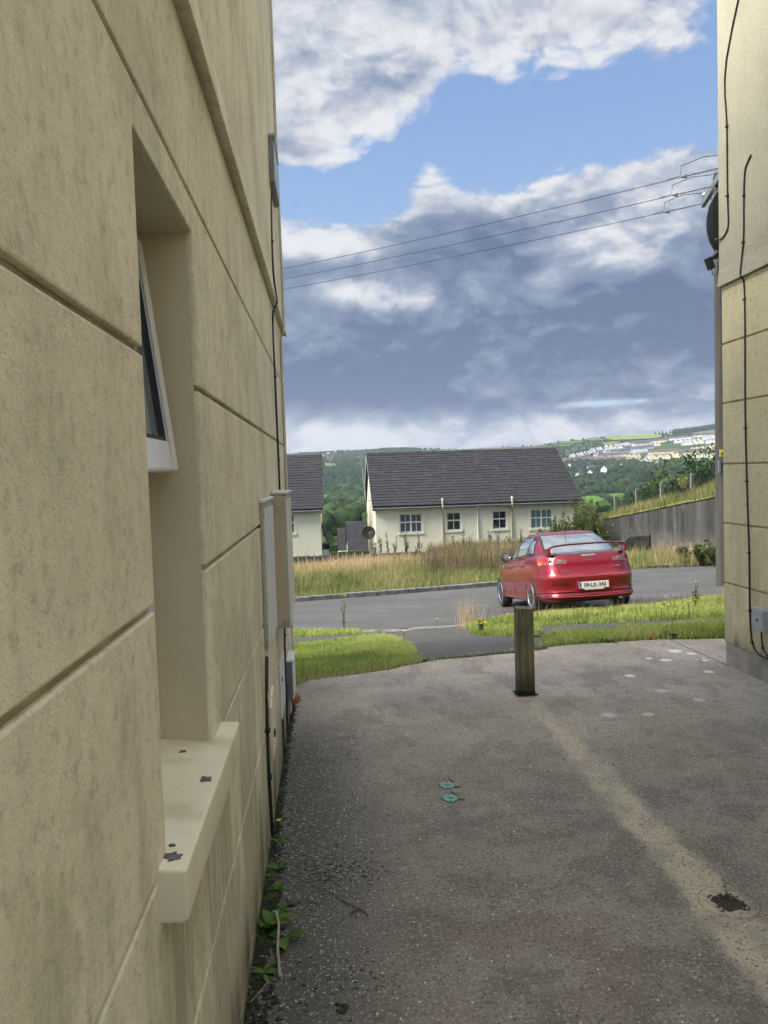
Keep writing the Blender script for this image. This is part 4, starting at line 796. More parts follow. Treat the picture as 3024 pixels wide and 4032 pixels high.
def cream_house(xa, xb, label, wins, zgr=-2.42, ye=36.0, depth=8.0, rows=20, cols=32, nsing=290):
    root = thing('house', label, 'house', (0, 0, 0)); zt = -.20; yw = ye+.28; yb = yw+depth-.5
    wl = MB(); ops = [(w[0], w[1], w[2], w[3]) for w in wins]; xs = xa
    for (x0, x1, z0, z1) in ops:
        wl.box((xs, yw, zgr), (x0, yw+.25, zt)); wl.box((x0, yw, zgr), (x1, yw+.25, z0)); wl.box((x0, yw, z1), (x1, yw+.25, zt)); xs = x1
    wl.box((xs, yw, zgr), (xb, yw+.25, zt)); wl.build('wall', mat_hw, root); MB().box((xa+.3, yb, zgr-2), (xb-.3, yb+.25, zt)).build('wall', mat_hw, root)
    ridge_y = (yw+yb+.25)/2
    for xg, sgn in ((xa, 1), (xb, -1)):
        MB().prism([(xg, yw+.25, zgr-2), (xg, yb, zgr-2), (xg, yb, zt), (xg, ridge_y, 2.42), (xg, yw+.25, zt+.14)], (sgn*.25, 0, 0)).build('gable', mat_hw, root)
    MB().box((xa-.02, yw-.02, zgr-.4), (xb+.02, yw-.001, zgr+.10)).build('plinth', mat_hw2, root)
    for w in wins:
        x0, x1, z0, z1 = w[:4]; MB().box((x0-.10, yw-.05, z0-.10), (x1+.10, yw+.09, z0)).build('window_sill', mat_hw, root, bevel=.01)
        sr = MB(); sr.box((x0-.12, yw-.018, z0), (x0-.001, yw-.001, z1+.12)); sr.box((x1+.001, yw-.018, z0), (x1+.12, yw-.001, z1+.12)); sr.box((x0-.001, yw-.018, z1+.001), (x1+.001, yw-.001, z1+.12)); sr.build('window_surround', mat_hw, root)
        MB().box((x0, yw+.14, z0), (x1, yw+.20, z1)).build('window_backing', mat_dark if len(w) < 7 else w[6], root)
        window_unit(root, x0, x1, z0, z1, yw, w[4], .55, glass=w[5])
    tiled_slope(root, xa-.16, xb+.14, ye-.02, -.02, ridge_y, 2.58, rows, cols, nsing)
    back = MB(); back.prism([(xa-.15, ridge_y, 2.60), (xa-.15, yb+.6, -.02), (xa-.15, yb+.6, -.10), (xa-.15, ridge_y, 2.50)], (xb-xa+.28, 0, 0)); back.build('roof_back', mat_tile, root)
    rdg = MB(); nn = int((xb-xa)/.45)
    for k in range(nn): x0 = xa-.16+(xb-xa+.3)*k/nn; MB().prism([(x0, ridge_y-.13, 2.545), (x0, ridge_y-.07, 2.62), (x0, ridge_y+.07, 2.62), (x0, ridge_y+.13, 2.545)], ((xb-xa+.3)/nn-.012, 0, 0)).build('ridge_tile', mat_tile, root)
    MB().box((xa-.14, ye+.06, -.22), (xb+.12, ye+.085, -.03)).build('fascia', mat_fascia, root); MB().box((xa-.14, ye+.085, -.22), (xb+.12, yw-.001, -.205)).build('soffit', mat_white, root)
    gt = MB(); pts = [(ye-.06+.06*(1-math.cos(a)), -.07-.055*math.sin(a)) for a in np.linspace(0, math.pi, 7)]; gt.prism([(xa-.16, y, z) for y, z in pts], (xb-xa+.30, 0, 0)); gt.build('gutter', mat_white, root)
    for xg, dx_ in ((xa-.16, .03), (xb+.11, .03)):
        MB().prism([(xg, ye-.02, -.20), (xg, ridge_y, 2.40), (xg, ridge_y, 2.57), (xg, ye-.02, -.02)], (dx_, 0, 0)).build('bargeboard', mat_fascia, root)
        MB().prism([(xg, yb+.6, -.20), (xg, ridge_y, 2.40), (xg, ridge_y, 2.57), (xg, yb+.6, -.02)], (dx_, 0, 0)).build('bargeboard', mat_fascia, root)
    return root, yw
hA, yw = cream_house(2.22, 12.02, 'cream house with dark tiled roof and four windows beyond the meadow',
    [(3.36, 4.44, -1.30, -.40, 3.90, mat_hglassn), (5.61, 6.31, -1.27, -.40, None, mat_hglass), (7.83, 8.53, -1.28, -.40, None, mat_hglass), (9.69, 10.75, -1.32, -.40, 10.22, mat_hglassb)])
def wall_pipe(root, x, ztop, zbot, m_, r=.045, hood=True, yy=None):
    y = (yw if yy is None else yy)-.055; b = MB(); b.tube([(x, y, zbot), (x, y, -.42), (x, y-.14, -.26), (x, y-.22, -.18), (x, y-.22, ztop)] if ztop > 0 else [(x, y, zbot), (x, y, -.35), (x, y-.2, -.18)], r, 12); o = b.build('soil_pipe' if ztop > 0 else 'downpipe', m_, root, smooth=True)
    for zc in (-.5, -1.2, -1.8): 
        if zc > zbot+.2: MB().tube([(x, y, zc-.03), (x, y, zc+.03)], r*1.25, 12).build('collar', m_, o)
    if ztop > 0: MB().lathe([(r*1.3, -.05), (r*1.35, 0), (r*1.2, .05), (r*.6, .08)], 12, origin=(x, y-.22, ztop)).build('cowl', m_, o, smooth=True)
wall_pipe(hA, 5.40, .22, -1.95, mat_pipe_cream, .05); wall_pipe(hA, 7.10, -.1, -2.4, mat_upvc, .036); wall_pipe(hA, 8.74, .20, -1.7, mat_pipe_cream, .05)
fl = MB(); fl.box((5.05, yw-.12, -2.18), (5.20, yw-.002, -1.92)); fl.tube([(5.15, yw-.06, -2.08), (5.42, yw-.06, -2.08), (5.46, yw-.06, -2.14)], .035, 10); fl.build('boiler_flue', mat_upvc, hA)
# left gable furniture of that house
MB().tube([(2.14, 37.6, -1.0), (2.14, 37.6, -.35)], .03, 8).build('vent_pipe', mat_pipe_cream, hA); MB().tube([(2.14, 38.7, -1.15), (2.14, 38.7, -.35)], .03, 8).build('vent_pipe', mat_pipe_cream, hA)
mat_rust = M('rusty_dish', (.060, .040, .036), (.045, .030, .028), scale=6, rough=.8)
sdh = thing('satellite_dish', 'dark brown round satellite dish on the left gable of the cream house', 'satellite dish', (1.90, 36.75, -1.27))
MB().lathe([(.001, .05), (.15, .02), (.32, -.03), (.325, -.04), (.15, .005), (.001, .035)], 26, axis='y').build('reflector', mat_rust, sdh, smooth=True)
MB().bar((.0, .02, 0), (.33, .1, .04), .04, .04).build('bracket', mat_galv, sdh); b = MB(); b.tube([(.22, -.02, .03), (.10, -.22, .06), (.0, -.34, .0)], .014, 6); b.tube([(.0, -.34, .0), (.02, -.25, -.13)], .018, 6); b.build('feed_arm', mat_galv, sdh)
lmp = thing('wall_lamp', 'small swan-neck lamp on the left gable of the cream house', 'lamp', (2.22, 36.5, -1.98)); MB().tube([(0, 0, -.2), (-.01, 0, .12), (-.07, -.02, .2), (-.16, -.04, .16), (-.2, -.05, .05)], .018, 6).build('arm', mat_cable, lmp, smooth=True); MB().lathe([(.02, .06), (.10, -.02), (.11, -.04)], 14, origin=(-.2, -.05, .0)).build('shade', mat_cable, lmp)
aer = thing('aerial_mast', 'tall thin leaning aerial mast bracketed to the left gable', 'mast', (1.98, 40.0, -.4)); MB().tube([(.05, 0, -.3), (-.06, 0, 1.3), (-.20, 0, 2.8)], .028, 8).build('mast', mat_galv, aer)
for zc in (.55, .95): MB().bar((-.02, 0, zc), (.26, 0, zc), .025, .025).build('bracket', mat_galv, aer)
hB, _ = cream_house(-10.2, -.36, 'cream house mostly hidden behind the left wall, same tiled roof', [(-8.1, -7.1, -1.30, -.40, -7.6, mat_hglassb), (-2.27, -1.60, -1.12, -.24, None, mat_hglass)], cols=32)
# lower houses glimpsed through the gap
def lower_house(x0, x1, ye, ze, yr, zr, label, rows, cols, ns=120):
    r = thing('house', label, 'house', (0, 0, 0))
    tiled_slope(r, x0, x1, ye, ze, yr, zr, rows, cols, ns); MB().box((x0+.1, ye+.25, ze-3), (x1-.1, 2*yr-ye, ze-.12)).build('wall', mat_hw, r)
    MB().prism([(x0, yr, zr+.02), (x0, 2*yr-ye, ze), (x0, 2*yr-ye, ze-.1), (x0, yr, zr-.1)], (x1-x0, 0, 0)).build('roof_back', mat_tile, r)
    MB().prism([(x0+.1, ye+.25, ze-.12), (x0+.1, 2*yr-ye, ze-.12), (x0+.1, yr, zr-.15)], (.15, 0, 0)).build('gable', mat_hw, r); MB().box((x0, ye-.06, ze-.14), (x1, ye-.02, ze-.01)).build('gutter', mat_white, r)
lower_house(1.12, 6.8, 48, -3.30, 51.0, -1.62, 'lower house with grey tiled roof glimpsed between the two cream houses', 17, 18, 250)
lower_house(.60, 4.6, 53.5, -3.75, 56.3, -2.45, 'farther lower house with grey-brown roof behind the first lower roof', 15, 14, 150)
por = thing('porch', 'small tiled porch roof on the right side of the half hidden cream house', 'porch', (0, 0, 0)); MB().prism([(-.35, 37.2, -.95), (-.35, 41, -.95), (.02, 41, -2.05), (.02, 37.2, -2.05)], (0, 0, .07)).build('roof', mat_tile, por)
for k in range(9): a = k/9; MB().box((-.35+.36*a, 37.12, -.90-1.08*a), (-.35+.36*(a+.12), 37.2, -.80-1.08*a)).build('verge_tile', mat_tile2, por)
MB().box((-.35, 37.3, -4), (-.03, 41, -2.06)).build('wall', mat_hw, por)

# ---------------------------------------------------------------- board fence
mat_fdark = M('dark_board', (.10, .095, .085), (.065, .06, .055), scale=4, rough=.9, stretch=(1, 1, .1)); mat_fpale = M('pale_batten', (.42, .39, .30), (.32, .29, .22), scale=5, rough=.9)
fn = thing('fence', 'low dark board fence with pale upright battens behind the tall grass', 'fence', (0, 0, 0)); x = -6.0; k = 0
while x < 4.75:
    zt = -1.79 if x < 3.9 else -1.82-.05*((x-3.9)/.2)
    MB().box((x, 33.06, -2.6), (x+.335, 33.085, zt-.10+RNG.uniform(-.02, .01))).build('board', mat_fdark, fn)
    MB().box((x+.14, 33.0, -2.6), (x+.18, 33.04, zt+RNG.uniform(-.03, .03))).build('batten', mat_fpale, fn); x += .345
MB().box((-6, 33.041, -2.02), (4.7, 33.059, -1.93)).build('rail', mat_fdark, fn)
# ---------------------------------------------------------------- retaining wall, bank and chain-link fence on the right
mat_rw, h, b = new_mat('stained_retaining_wall'); p = pos(h); x, y, z = h.xyz(p)
uu = h.comb(h.add(x, h.m('MULTIPLY', y, -1.0)), 0.0, h.m('MULTIPLY', z, .06)); s1 = h.noise(uu, 1.7, 6, .68); s2 = h.noise(h.comb(h.add(x, h.m('MULTIPLY', y, -1.0)), 3.0, h.m('MULTIPLY', z, .16)), 3.4, 7, .75)
dn = h.noise(p, 1.2, 5, .65)
col = h.mix(h.ss(s1, .40, .62), (.030, .031, .030), (.080, .078, .072)); col = h.mix(h.ss(s2, .54, .70, 0, .7), col, (.22, .21, .18)); col = h.mix(h.ss(s2, .42, .30, 0, .8), col, (.020, .021, .020))
col = h.mix(h.ss(h.add(z, h.m('MULTIPLY', dn, 1.4)), .0, -.9, 0, .55), col, (.16, .15, .125)); col = h.mix(h.ss(h.add(z, dn), .45, 1.2, 0, .5), col, (.030, .032, .028))
h.link(col, b.inputs['Base Color']); b.inputs['Roughness'].default_value = .92; bump(h, b, h.noise(p, 12., 5), .4, .02)
WT = [(15.9, 21.2, 1.30), (13.45, 25.5, .39), (12.80, 27.6, .01), (11.99, 29.15, -.33), (11.01, 30.2, -.61)]
rw = thing('retaining_wall', 'dark streaked concrete retaining wall on the right beyond the road', 'wall', (0, 0, 0))
for a, q in zip(WT[:-1], WT[1:]):
    d = Vector((q[0]-a[0], q[1]-a[1], 0)).normalized(); nn = Vector((-d.y, d.x, 0)); nn = nn if nn.x > 0 else -nn
    A_, B_ = Vector(a), Vector(q)-d*.0
    MB().prism([A_, B_, (B_.x, B_.y, -2.7), (A_.x, A_.y, -2.7)], nn*.3).build('wall_panel', mat_rw, rw)
blk = thing('concrete_block', 'dark mossy concrete stub with sloped side in front of the retaining wall', 'block', (0, 0, 0))
MB().prism([(10.35, 27.2, -2.2), (10.35, 27.2, -1.55), (10.82, 27.0, -.98), (11.50, 26.8, -.95), (11.52, 26.8, -2.2)], (.25, .5, 0)).build('stub', M('mossy_concrete', (.05, .05, .042), (.03, .03, .026), scale=4, rough=1, bs=.5), blk, bevel=.03)
Wl = WT+[(10.9, 31.5, -1.3), (12.25, 34.8, -2.2), (12.4, 38, -2.5), (12.6, 44, -3.0)]
Fl = [(14.4, 20, 2.0), (14.4, 25.5, 1.15), (14.4, 28, .62), (14.4, 30, .25), (14.4, 31.5, -.10), (14.4, 32.5, -.30), (14.4, 35, -.75), (14.4, 37.6, -1.15), (14.4, 43, -1.7)]
Gl = [(20, 17, 1.9), (20, 25.5, .9), (20, 28, .3), (20, 30, -.1), (20, 31.5, -.4), (20, 32.5, -.6), (20, 35, -1.0), (20, 37.6, -1.1), (22, 46, -2.2)]
Hl = [(34, 12, 0), (36, 25, -1), (36, 28, -2), (36, 30, -3), (36, 31, -3), (36, 32, -3), (36, 35, -4), (36, 38, -5), (38, 60, -9)]
rows = []
for A_, B_, n_ in ((Wl, Fl, 8), (Fl, Gl, 4), (Gl, Hl, 3)):
    for k in range(n_): rows.append([np.array(p_)*(1-k/n_)+np.array(q_)*k/n_ for p_, q_ in zip(A_, B_)])
rows.append([np.array(q_) for q_ in Hl])
def dens(r_, m_=6): out = [a*(1-k/m_)+c*k/m_ for a, c in zip(r_[:-1], r_[1:]) for k in range(m_)]; return out+[r_[-1]]
BK = np.array([dens(r_) for r_ in rows]); BK[1:-1, :, 2] += RNG.normal(0, .03, BK[1:-1, :, 2].shape); BK[0, :, 2] += .03
link_obj('bank', np_mesh('bank', BK.reshape(-1, 3), grid_faces(*BK.shape[:2]), mat_turf, smooth=True), kind='structure')
def bank_pt(u, v):                                     # u across (0 wall .. 8 fence), v along
    i, j = int(u), int(v); i = min(i, BK.shape[0]-2); j = min(j, BK.shape[1]-2); f, g_ = u-i, v-j
    return (BK[i, j]*(1-f)+BK[i+1, j]*f)*(1-g_)+(BK[i, j+1]*(1-f)+BK[i+1, j+1]*f)*g_
mat_cpost = M('concrete_fence_post', (.27, .26, .225), (.17, .165, .14), scale=6, rough=.9)
cf = thing('chain_link_fence', 'green chain-link fence on concrete posts along the top of the bank', 'fence', (0, 0, 0)); PT = []
for (y_, zt_) in [(21.3, 2.9), (24.0, 2.25), (26.7, 1.72), (29.456, 1.182), (32.245, .80), (34.939, .461), (37.626, .067), (40.322, -.31), (43.01, -.73)]:
    zb = np.interp(y_, [q[1] for q in Fl], [q[2] for q in Fl]); PT.append((14.4, y_, zt_, zb))
    MB().box((14.33, y_-.065, zb-.3), (14.47, y_+.065, zt_)).build('fence_post', mat_cpost, cf, bevel=.012)
mat_chain = M('green_wire', (.02, .035, .028), (.015, .03, .022), rough=.5)
for a, q in zip(PT[:-1], PT[1:]):
    mb = MB(); y0, y1 = a[1]+.07, q[1]-.07; n_ = int((y1-y0)/.10)
    def zt(y): f = (y-a[1])/(q[1]-a[1]); return a[2]*(1-f)+q[2]*f-.05
    def zb(y): f = (y-a[1])/(q[1]-a[1]); return a[3]*(1-f)+q[3]*f
    for k in range(-12, n_+1):
        for s_ in (1, -1):
            ya = y0+k*.10 if s_ > 0 else y1-k*.10; pts = []
            for m_i in range(13):
                yy = ya+s_*m_i*.10; hh = m_i/12*1.3
                if y0 <= yy <= y1 and zb(yy)+hh <= zt(yy)+.02: pts.append((14.31, yy, zb(yy)+hh))
            if len(pts) > 1: mb.tube([pts[0], pts[-1]], .0055, 3, cap=False)
    for hh in (0, .5, 1): mb.tube([(14.31, y0, zb(y0)*(1-hh)+zt(y0)*hh), (14.31, y1, zb(y1)*(1-hh)+zt(y1)*hh)], .010, 4)
    mb.build('mesh_panel', mat_chain, cf, kind='stuff')

# ---------------------------------------------------------------- grass
def inside(P, poly):
    x, y = P[:, 0], P[:, 1]; c = np.zeros(len(P), bool); q = np.array([p_[:2] for p_ in poly]); n_ = len(q)
    for i in range(n_):
        x0, y0 = q[i]; x1, y1 = q[(i+1) % n_]
        if y0 == y1: continue
        k = ((y0 > y) != (y1 > y)) & (x < (x1-x0)*(y-y0)/(y1-y0)+x0); c ^= k
    return c
def scatter(poly, dn):
    q = np.array([p_[:2] for p_ in poly]); lo, hi = q.min(0), q.max(0); n_ = int((hi-lo).prod()*dn); P = RNG.uniform(lo, hi, (n_, 2)); return P[inside(P, poly)]
def patchy(P, sc, seed=0):
    rg = np.random.default_rng(seed); v = np.zeros(len(P))
    for k in range(7): a = rg.uniform(0, 6.28); f = sc*(1.7**(k % 4)); v += np.sin((P[:, 0]*math.cos(a)+P[:, 1]*math.sin(a))*f+rg.uniform(0, 6.28))/(1.35**(k % 4))
    return v/3.2
def blades(name, P, hgt, wid, m_, lean=.35, rnd=None, z=None, label=None, seg=2, kind='stuff', parent=None, curl=.35):
    n_ = len(P); z = land(P[:, 0], P[:, 1]) if z is None else z; a = RNG.uniform(0, 2*math.pi, n_); hgt = np.broadcast_to(hgt, n_)*RNG.uniform(.55, 1.2, n_); la = RNG.uniform(0, 2*math.pi, n_); ll = RNG.uniform(.1, 1, n_)*lean
    base = np.stack([P[:, 0], P[:, 1], z-.01], 1); sd_ = np.stack([np.cos(a), np.sin(a), np.zeros(n_)], 1); ld = np.stack([np.cos(la), np.sin(la), np.zeros(n_)], 1); w = np.broadcast_to(wid, n_)[:, None]*.5
    up_ = np.array([0, 0, 1.])
    m1 = base+up_*(hgt*.55)[:, None]+ld*(hgt*ll*.35)[:, None]; tp = base+up_*(hgt*(1-curl*ll))[:, None]+ld*(hgt*ll)[:, None]
    V = np.stack([base-sd_*w, base+sd_*w, m1+sd_*w*.8, m1-sd_*w*.8, tp], 1).reshape(-1, 3); o = np.arange(n_)[:, None]*5
    F = np.concatenate([o+[0, 1, 2], o+[0, 2, 3], o+[3, 2, 4]]); rn = np.repeat(RNG.uniform(0, 1, n_) if rnd is None else rnd, 5)
    return link_obj(name, np_mesh(name, V, F, m_, rnd=rn), parent, kind=kind, label=label)
cl = lambda v: np.clip(v, 0, 1)
# left lawn
lawnL = [(-5, edge_slab[0][1]+.02), *[e for e in edge_slab[1:5]], l3, l2, l1, H2(1516, 2506), H2(1305, 2527), H2(1151, 2536), (-5, 11.2)]
P = scatter(lawnL, 5200); P = P[(P[:, 0] > -2.6)]; v = patchy(P, 3.0, 1); ed_ = cl(1-(P[:, 1]-np.interp(P[:, 0], [e[0] for e in edge_slab], [e[1] for e in edge_slab]))/.35)+cl((P[:, 0]-.55)/.4)*.7
blades('lawn', P, (.070+.03*v)*(1-.3*cl(ed_)), .0065, mat_lawn, lean=.8, rnd=cl(RNG.normal(.40, .26, len(P))+.38*v+.30*ed_), label='bright mown lawn between the yard and the path')
Pe = np.array(jagline(edge_slab[1:5], .008, .03)); Pe = Pe+RNG.normal(0, .02, Pe.shape)+[0, .03]; blades('lawn_edge_grass', Pe, .07, .006, mat_straw, lean=1.0, z=np.zeros(len(Pe)), label='dry grass fringe along the concrete edge')
vergeL = [(-5, 13.3), H2(1151, 2512), H2(1440, 2497), H2(1400, 2488), H2(1151, 2487), (-5, 14.2)]
P = scatter(vergeL, 2800); P = P[P[:, 0] > -3.5]; blades('verge_grass', P, .10, .009, mat_lawn, lean=.8, rnd=cl(RNG.normal(.5, .25, len(P))), label='narrow grass verge left of the driveway mouth')
# right lawn strip between concrete and path, and the verge behind the path
stripR = [tuple(onz(px, py, 0)[:2]) for px, py in [(2080, 2556), (2150, 2548), (2278, 2538), (2552, 2519), (2853, 2515)]]+[(7.5, edge_slab[-1][1]), (9, 6.5), H2(2852, 2457), H2(2600, 2467), H2(2300, 2489), H2(2120, 2512), H2(2200, 2533)]
P = scatter(stripR, 4200); P = P[P[:, 0] < 5.2]; v = patchy(P, 3.5, 2); blades('lawn', P, .085+.035*v, .008, mat_lawn, lean=.7, rnd=cl(RNG.normal(.42, .26, len(P))+.4*v), label='grass strip between the concrete yard and the right-hand path')
vergeR = [H2(1850, 2480), H2(2102, 2469), H2(2596, 2444), H2(2852, 2434), (9, 7.5), (14, 15), H2(2852, 2353), H2(2500, 2391), H2(2005, 2434), H2(1823, 2458)]
P = scatter(vergeR, 2300); P = P[P[:, 0] < 8.2]; v = patchy(P, 2.0, 3)
blades('verge_grass', P, .105+.035*v, .010, mat_lawn, lean=.8, rnd=cl(RNG.normal(.40, .28, len(P))+.42*v), label='grass verge between the right-hand path and the red car')
islet = [H2(1850, 2503), H2(1880, 2482), H2(2110, 2470), H2(2130, 2500), H2(2028, 2511)]
P = scatter(islet, 3300); blades('verge_grass', P, .10, .009, mat_lawn, lean=.8, rnd=cl(RNG.normal(.45, .25, len(P))), label='small grass corner beside the driveway left of the post')
Pe = np.array(jagline([tuple(onz(px, py, 0)[:2]) for px, py in [(1680, 2606), (1841, 2584), (2025, 2563), (2160, 2548)]], .004, .02)); Pe = Pe+RNG.normal(0, .025, Pe.shape); blades('lawn_edge_grass', Pe, .05, .007, mat_lawn, lean=1.0, z=np.zeros(len(Pe)), rnd=cl(RNG.normal(.5, .3, len(Pe))), label='thin line of grass in the joint between concrete and driveway')
# dry stalks on the verges
Ps = scatter(vergeR, 30); Ps = Ps[(Ps[:, 0] > 2) & (Ps[:, 0] < 8)]; blades('verge_stalks', Ps, .32, .006, mat_brown, lean=.5, label='thin brown seed stalks on the verge behind the car')
c0 = np.array(H2(1848, 2470)); Pt_ = c0+RNG.normal(0, .09, (110, 2)); blades('dry_tuft', Pt_, .55, .004, mat_straw, lean=.6, label='pale dry grass tuft at the driveway corner')
# meadow between road and houses
meadow = [(far_kerb[0][0]+6, far_kerb[0][1]+.25), *[(q[0]-.03, q[1]+.22) for q in far_kerb[1:]], (7.5, 22.2), (10.6, 26.2), (10.8, 29.8), (10.9, 32.0), (12.2, 35.6), (12.2, 36.1), (4.8, 36.1), (4.6, 33.3), (-5, 33.3)]
P = scatter(meadow, 360); P = P[(P[:, 0] > -8)]; s = s_of(P[:, 0], P[:, 1]); back = cl((s-23)/8); left = cl((5.5-P[:, 0])/4); v = patchy(P, .9, 5)
hg = (.26+.42*cl((s-19.6)/6)+.12*v)*(1-.80*cl((s-26.5)/4)*cl((5.5-P[:, 0])/1.5))
dry = cl(back*1.25*left+.30*v+RNG.normal(.06, .18, len(P))) > .46
blades('meadow_grass', P[~dry], hg[~dry], .016, mat_meadow, lean=.5, rnd=cl(RNG.normal(.42, .2, (~dry).sum())+.25*v[~dry]+.1*back[~dry]), label='long rough grass on the slope between the road and the houses')
blades('dry_grass', P[dry], hg[dry]*1.05, .014, mat_straw, lean=.4, rnd=cl(RNG.normal(.74, .22, dry.sum())), label='pinkish dry grass heads below the board fence')
kb = np.array([np.array(far_kerb[1])*(1-t)+np.array(far_kerb[3])*t for t in RNG.uniform(-.1, 1, 2600)])+RNG.normal(0, .06, (2600, 2))+[0, .2]; blades('kerb_weeds', kb, .13, .014, mat_lawn, lean=1., rnd=cl(RNG.normal(.15, .2, 2600)), label='low green weeds growing over the far kerb')
# foot of the retaining wall and the bank
footR = [H2(2350, 2258), H2(2550, 2236), H2(2852, 2224), (15.6, 21.4), (13.3, 25.3), (12.6, 27.4), (11.8, 29.0), (10.8, 29.9), (9.5, 27)]
P = scatter(footR, 330); v = patchy(P, 1.1, 6); blades('rough_grass', P, .45+.2*v, .016, mat_meadow, lean=.5, rnd=cl(RNG.normal(.5, .22, len(P))+.25*v), label='rough pale grass along the foot of the retaining wall')
P = scatter(footR, 60); v = patchy(P, 1.1, 9); P = P[v > 0]; blades('dry_grass', P, .75, .014, mat_straw, lean=.4, label='tall dry stalks along the foot of the retaining wall')
bu = RNG.uniform(0, 9.5, 15000); bp = np.array([bank_pt(u, RNG.uniform(3, 45)) for u in bu]); v = patchy(bp, 1.3, 8); blades('bank_grass', bp[:, :2], (.34+.15*v)*np.where(bu > 5.5, .6, 1), .017, mat_meadow, lean=.5, z=bp[:, 2], rnd=cl(RNG.normal(.36, .24, len(bp))+.25*v), label='long grass covering the bank above the retaining wall')
bp2 = np.array([bank_pt(RNG.uniform(0, 1.2), RNG.uniform(2, 24)) for _ in range(4200)]); blades('bank_edge_moss', bp2[:, :2], .07, .02, mat_lawn, lean=1., z=bp2[:, 2]+.03, rnd=cl(RNG.normal(.85, .1, len(bp2))), label='yellow-green moss on the lip of the retaining wall')
bp3 = np.array([bank_pt(RNG.uniform(1, 6), RNG.uniform(5, 40)) for _ in range(900)]); blades('bank_stalks', bp3[:, :2], .5, .018, mat_brown, lean=.3, z=bp3[:, 2], label='dark dead stalks standing on the bank')

# ---------------------------------------------------------------- weeds and shrubs
def stem_plant(name, label, cat, x, y, z, h_, nst, nleaf, lsize, m_, spread=.35, seed=0, head=None, stem_m=mat_bark, sr=.008, group=None):
    rg = np.random.default_rng(seed); t = thing(name, label, cat, (x, y, z), group=group); st = MB(); V, F, rn = [], [], []
    for k in range(nst):
        a = rg.uniform(0, 6.28); q = rg.uniform(.2, 1)*spread; hh = h_*rg.uniform(.6, 1.05); top = Vector((math.cos(a)*q*h_, math.sin(a)*q*h_, hh)); mid = Vector((top.x*.35, top.y*.35, hh*.55)); st.tube([(0, 0, -.05), mid, top], [sr, sr*.7, sr*.3], 5)
        for j in range(nleaf):
            u = rg.uniform(.12, 1); c = Vector((0, 0, 0)).lerp(mid, u*2) if u < .5 else mid.lerp(top, u*2-1); d = Vector(rg.normal(0, 1, 3)); d.z = abs(d.z)*.7+.3; d.normalize(); sd_ = d.cross(Vector(rg.normal(0, 1, 3))).normalized(); L = lsize*rg.uniform(.6, 1.3); b0 = len(V)
            V += [c, c+d*L*.5+sd_*L*.16, c+d*L, c+d*L*.5-sd_*L*.16]; F.append((b0, b0+1, b0+2, b0+3)); rn += [rg.uniform()]*4
        if head: pass
    st.build('stem', stem_m, t, smooth=True)
    if V: link_obj('foliage', np_mesh('foliage', [tuple(v_) for v_ in V], F, m_, rnd=rn), t, kind='stuff')
    if head:
        hd = MB(); rg2 = np.random.default_rng(seed+50)
        for k in range(head[1]):
            c = Vector((rg2.uniform(-1, 1)*head[2], rg2.uniform(-1, 1)*head[2], h_*rg2.uniform(.93, 1.0)))
            for j in range(6): leaf(hd, c, (math.cos(j*1.05), math.sin(j*1.05), .25), head[3], head[3]*.5, seg=2)
        hd.build('flower_head', head[0], t)
    return t
def ragwort(px, py, h_, label, seed, n_=10, sp=.05, hs=.018, gz=None):
    q = hit(px, py); stem_plant('ragwort', label, 'flower', q[0], q[1], q[2], h_, 3, 26, .05, mat_willow, .08, seed, (mat_yellow, n_, sp, hs), mat_leaf, .004)
ragwort(1355, 2478, .62, 'tall yellow ragwort on the left verge against the road', 1); ragwort(1895, 2500, .16, 'low yellow ragwort at the driveway corner left of the post', 2, 12, .06)
ragwort(2738, 2405, .42, 'tall yellow ragwort on the verge near the right house', 3, 6, .05)
for i, (px, py) in enumerate([(2603, 2440), (2615, 2415), (2620, 2385), (2628, 2430), (2652, 2380), (2708, 2412), (2735, 2408), (1720, 2478), (1590, 2540)]):
    q = hit(px, py); t = thing('dandelion', ['yellow dandelion on the verge between the red car and the right house', 'tiny yellow flower at the kerb left of the grass corner', 'tiny yellow flower on the corner of the left lawn'][0 if i < 7 else i-6], 'flower', q, group='dandelions on the right verge' if i < 7 else None)
    MB().tube([(0, 0, 0), (.01, 0, .16)], .003, 5).build('stem', mat_leaf, t); f = MB()
    for k in range(9): leaf(f, (.01, 0, .16), (math.cos(k*.7), math.sin(k*.7), .4), .028, .014, seg=2)
    f.build('flower', mat_yellow, t)
q = onz(2400, 2528, 0); rosette(q[0], q[1]+.03, 'broad dock leaves at the concrete edge', 10, .14, .05, 1.2, 21, loc_z=-.02)
q = onz(2570, 2516, 0); rosette(q[0], q[1]+.02, 'orange and red dying dock leaves at the concrete edge', 7, .11, .05, .9, 22, m_=M('orange_leaf', (.42, .12, .05), (.45, .22, .06), scale=12, rough=.7), loc_z=-.02)
q = onz(2650, 2512, 0); rosette(q[0], q[1]+.02, 'green dock leaves right of the orange ones', 10, .16, .055, 1.3, 23, loc_z=-.02)
q = onz(1390, 2655, 0); rosette(q[0], q[1]+.12, 'dandelion leaves in the left lawn near the concrete', 9, .10, .03, .8, 24, loc_z=-.03)
q = hit(1335, 2532); rosette(q[0], q[1], 'dandelion leaves on the far edge of the left lawn', 9, .13, .04, .9, 25, loc_z=q[2])
ORD = 'first second third fourth fifth sixth seventh eighth ninth tenth eleventh twelfth thirteenth fourteenth fifteenth sixteenth seventeenth eighteenth nineteenth twentieth'.split()
WS = [(2195, 2150, 31.5, 2.1), (2265, 2145, 31.0, 2.7), (2330, 2150, 30.0, 2.5), (2230, 2160, 29.5, 1.8), (2130, 2170, 31.5, 1.5), (2380, 2155, 29.5, 1.8), (2300, 2150, 32.5, 3.0)]
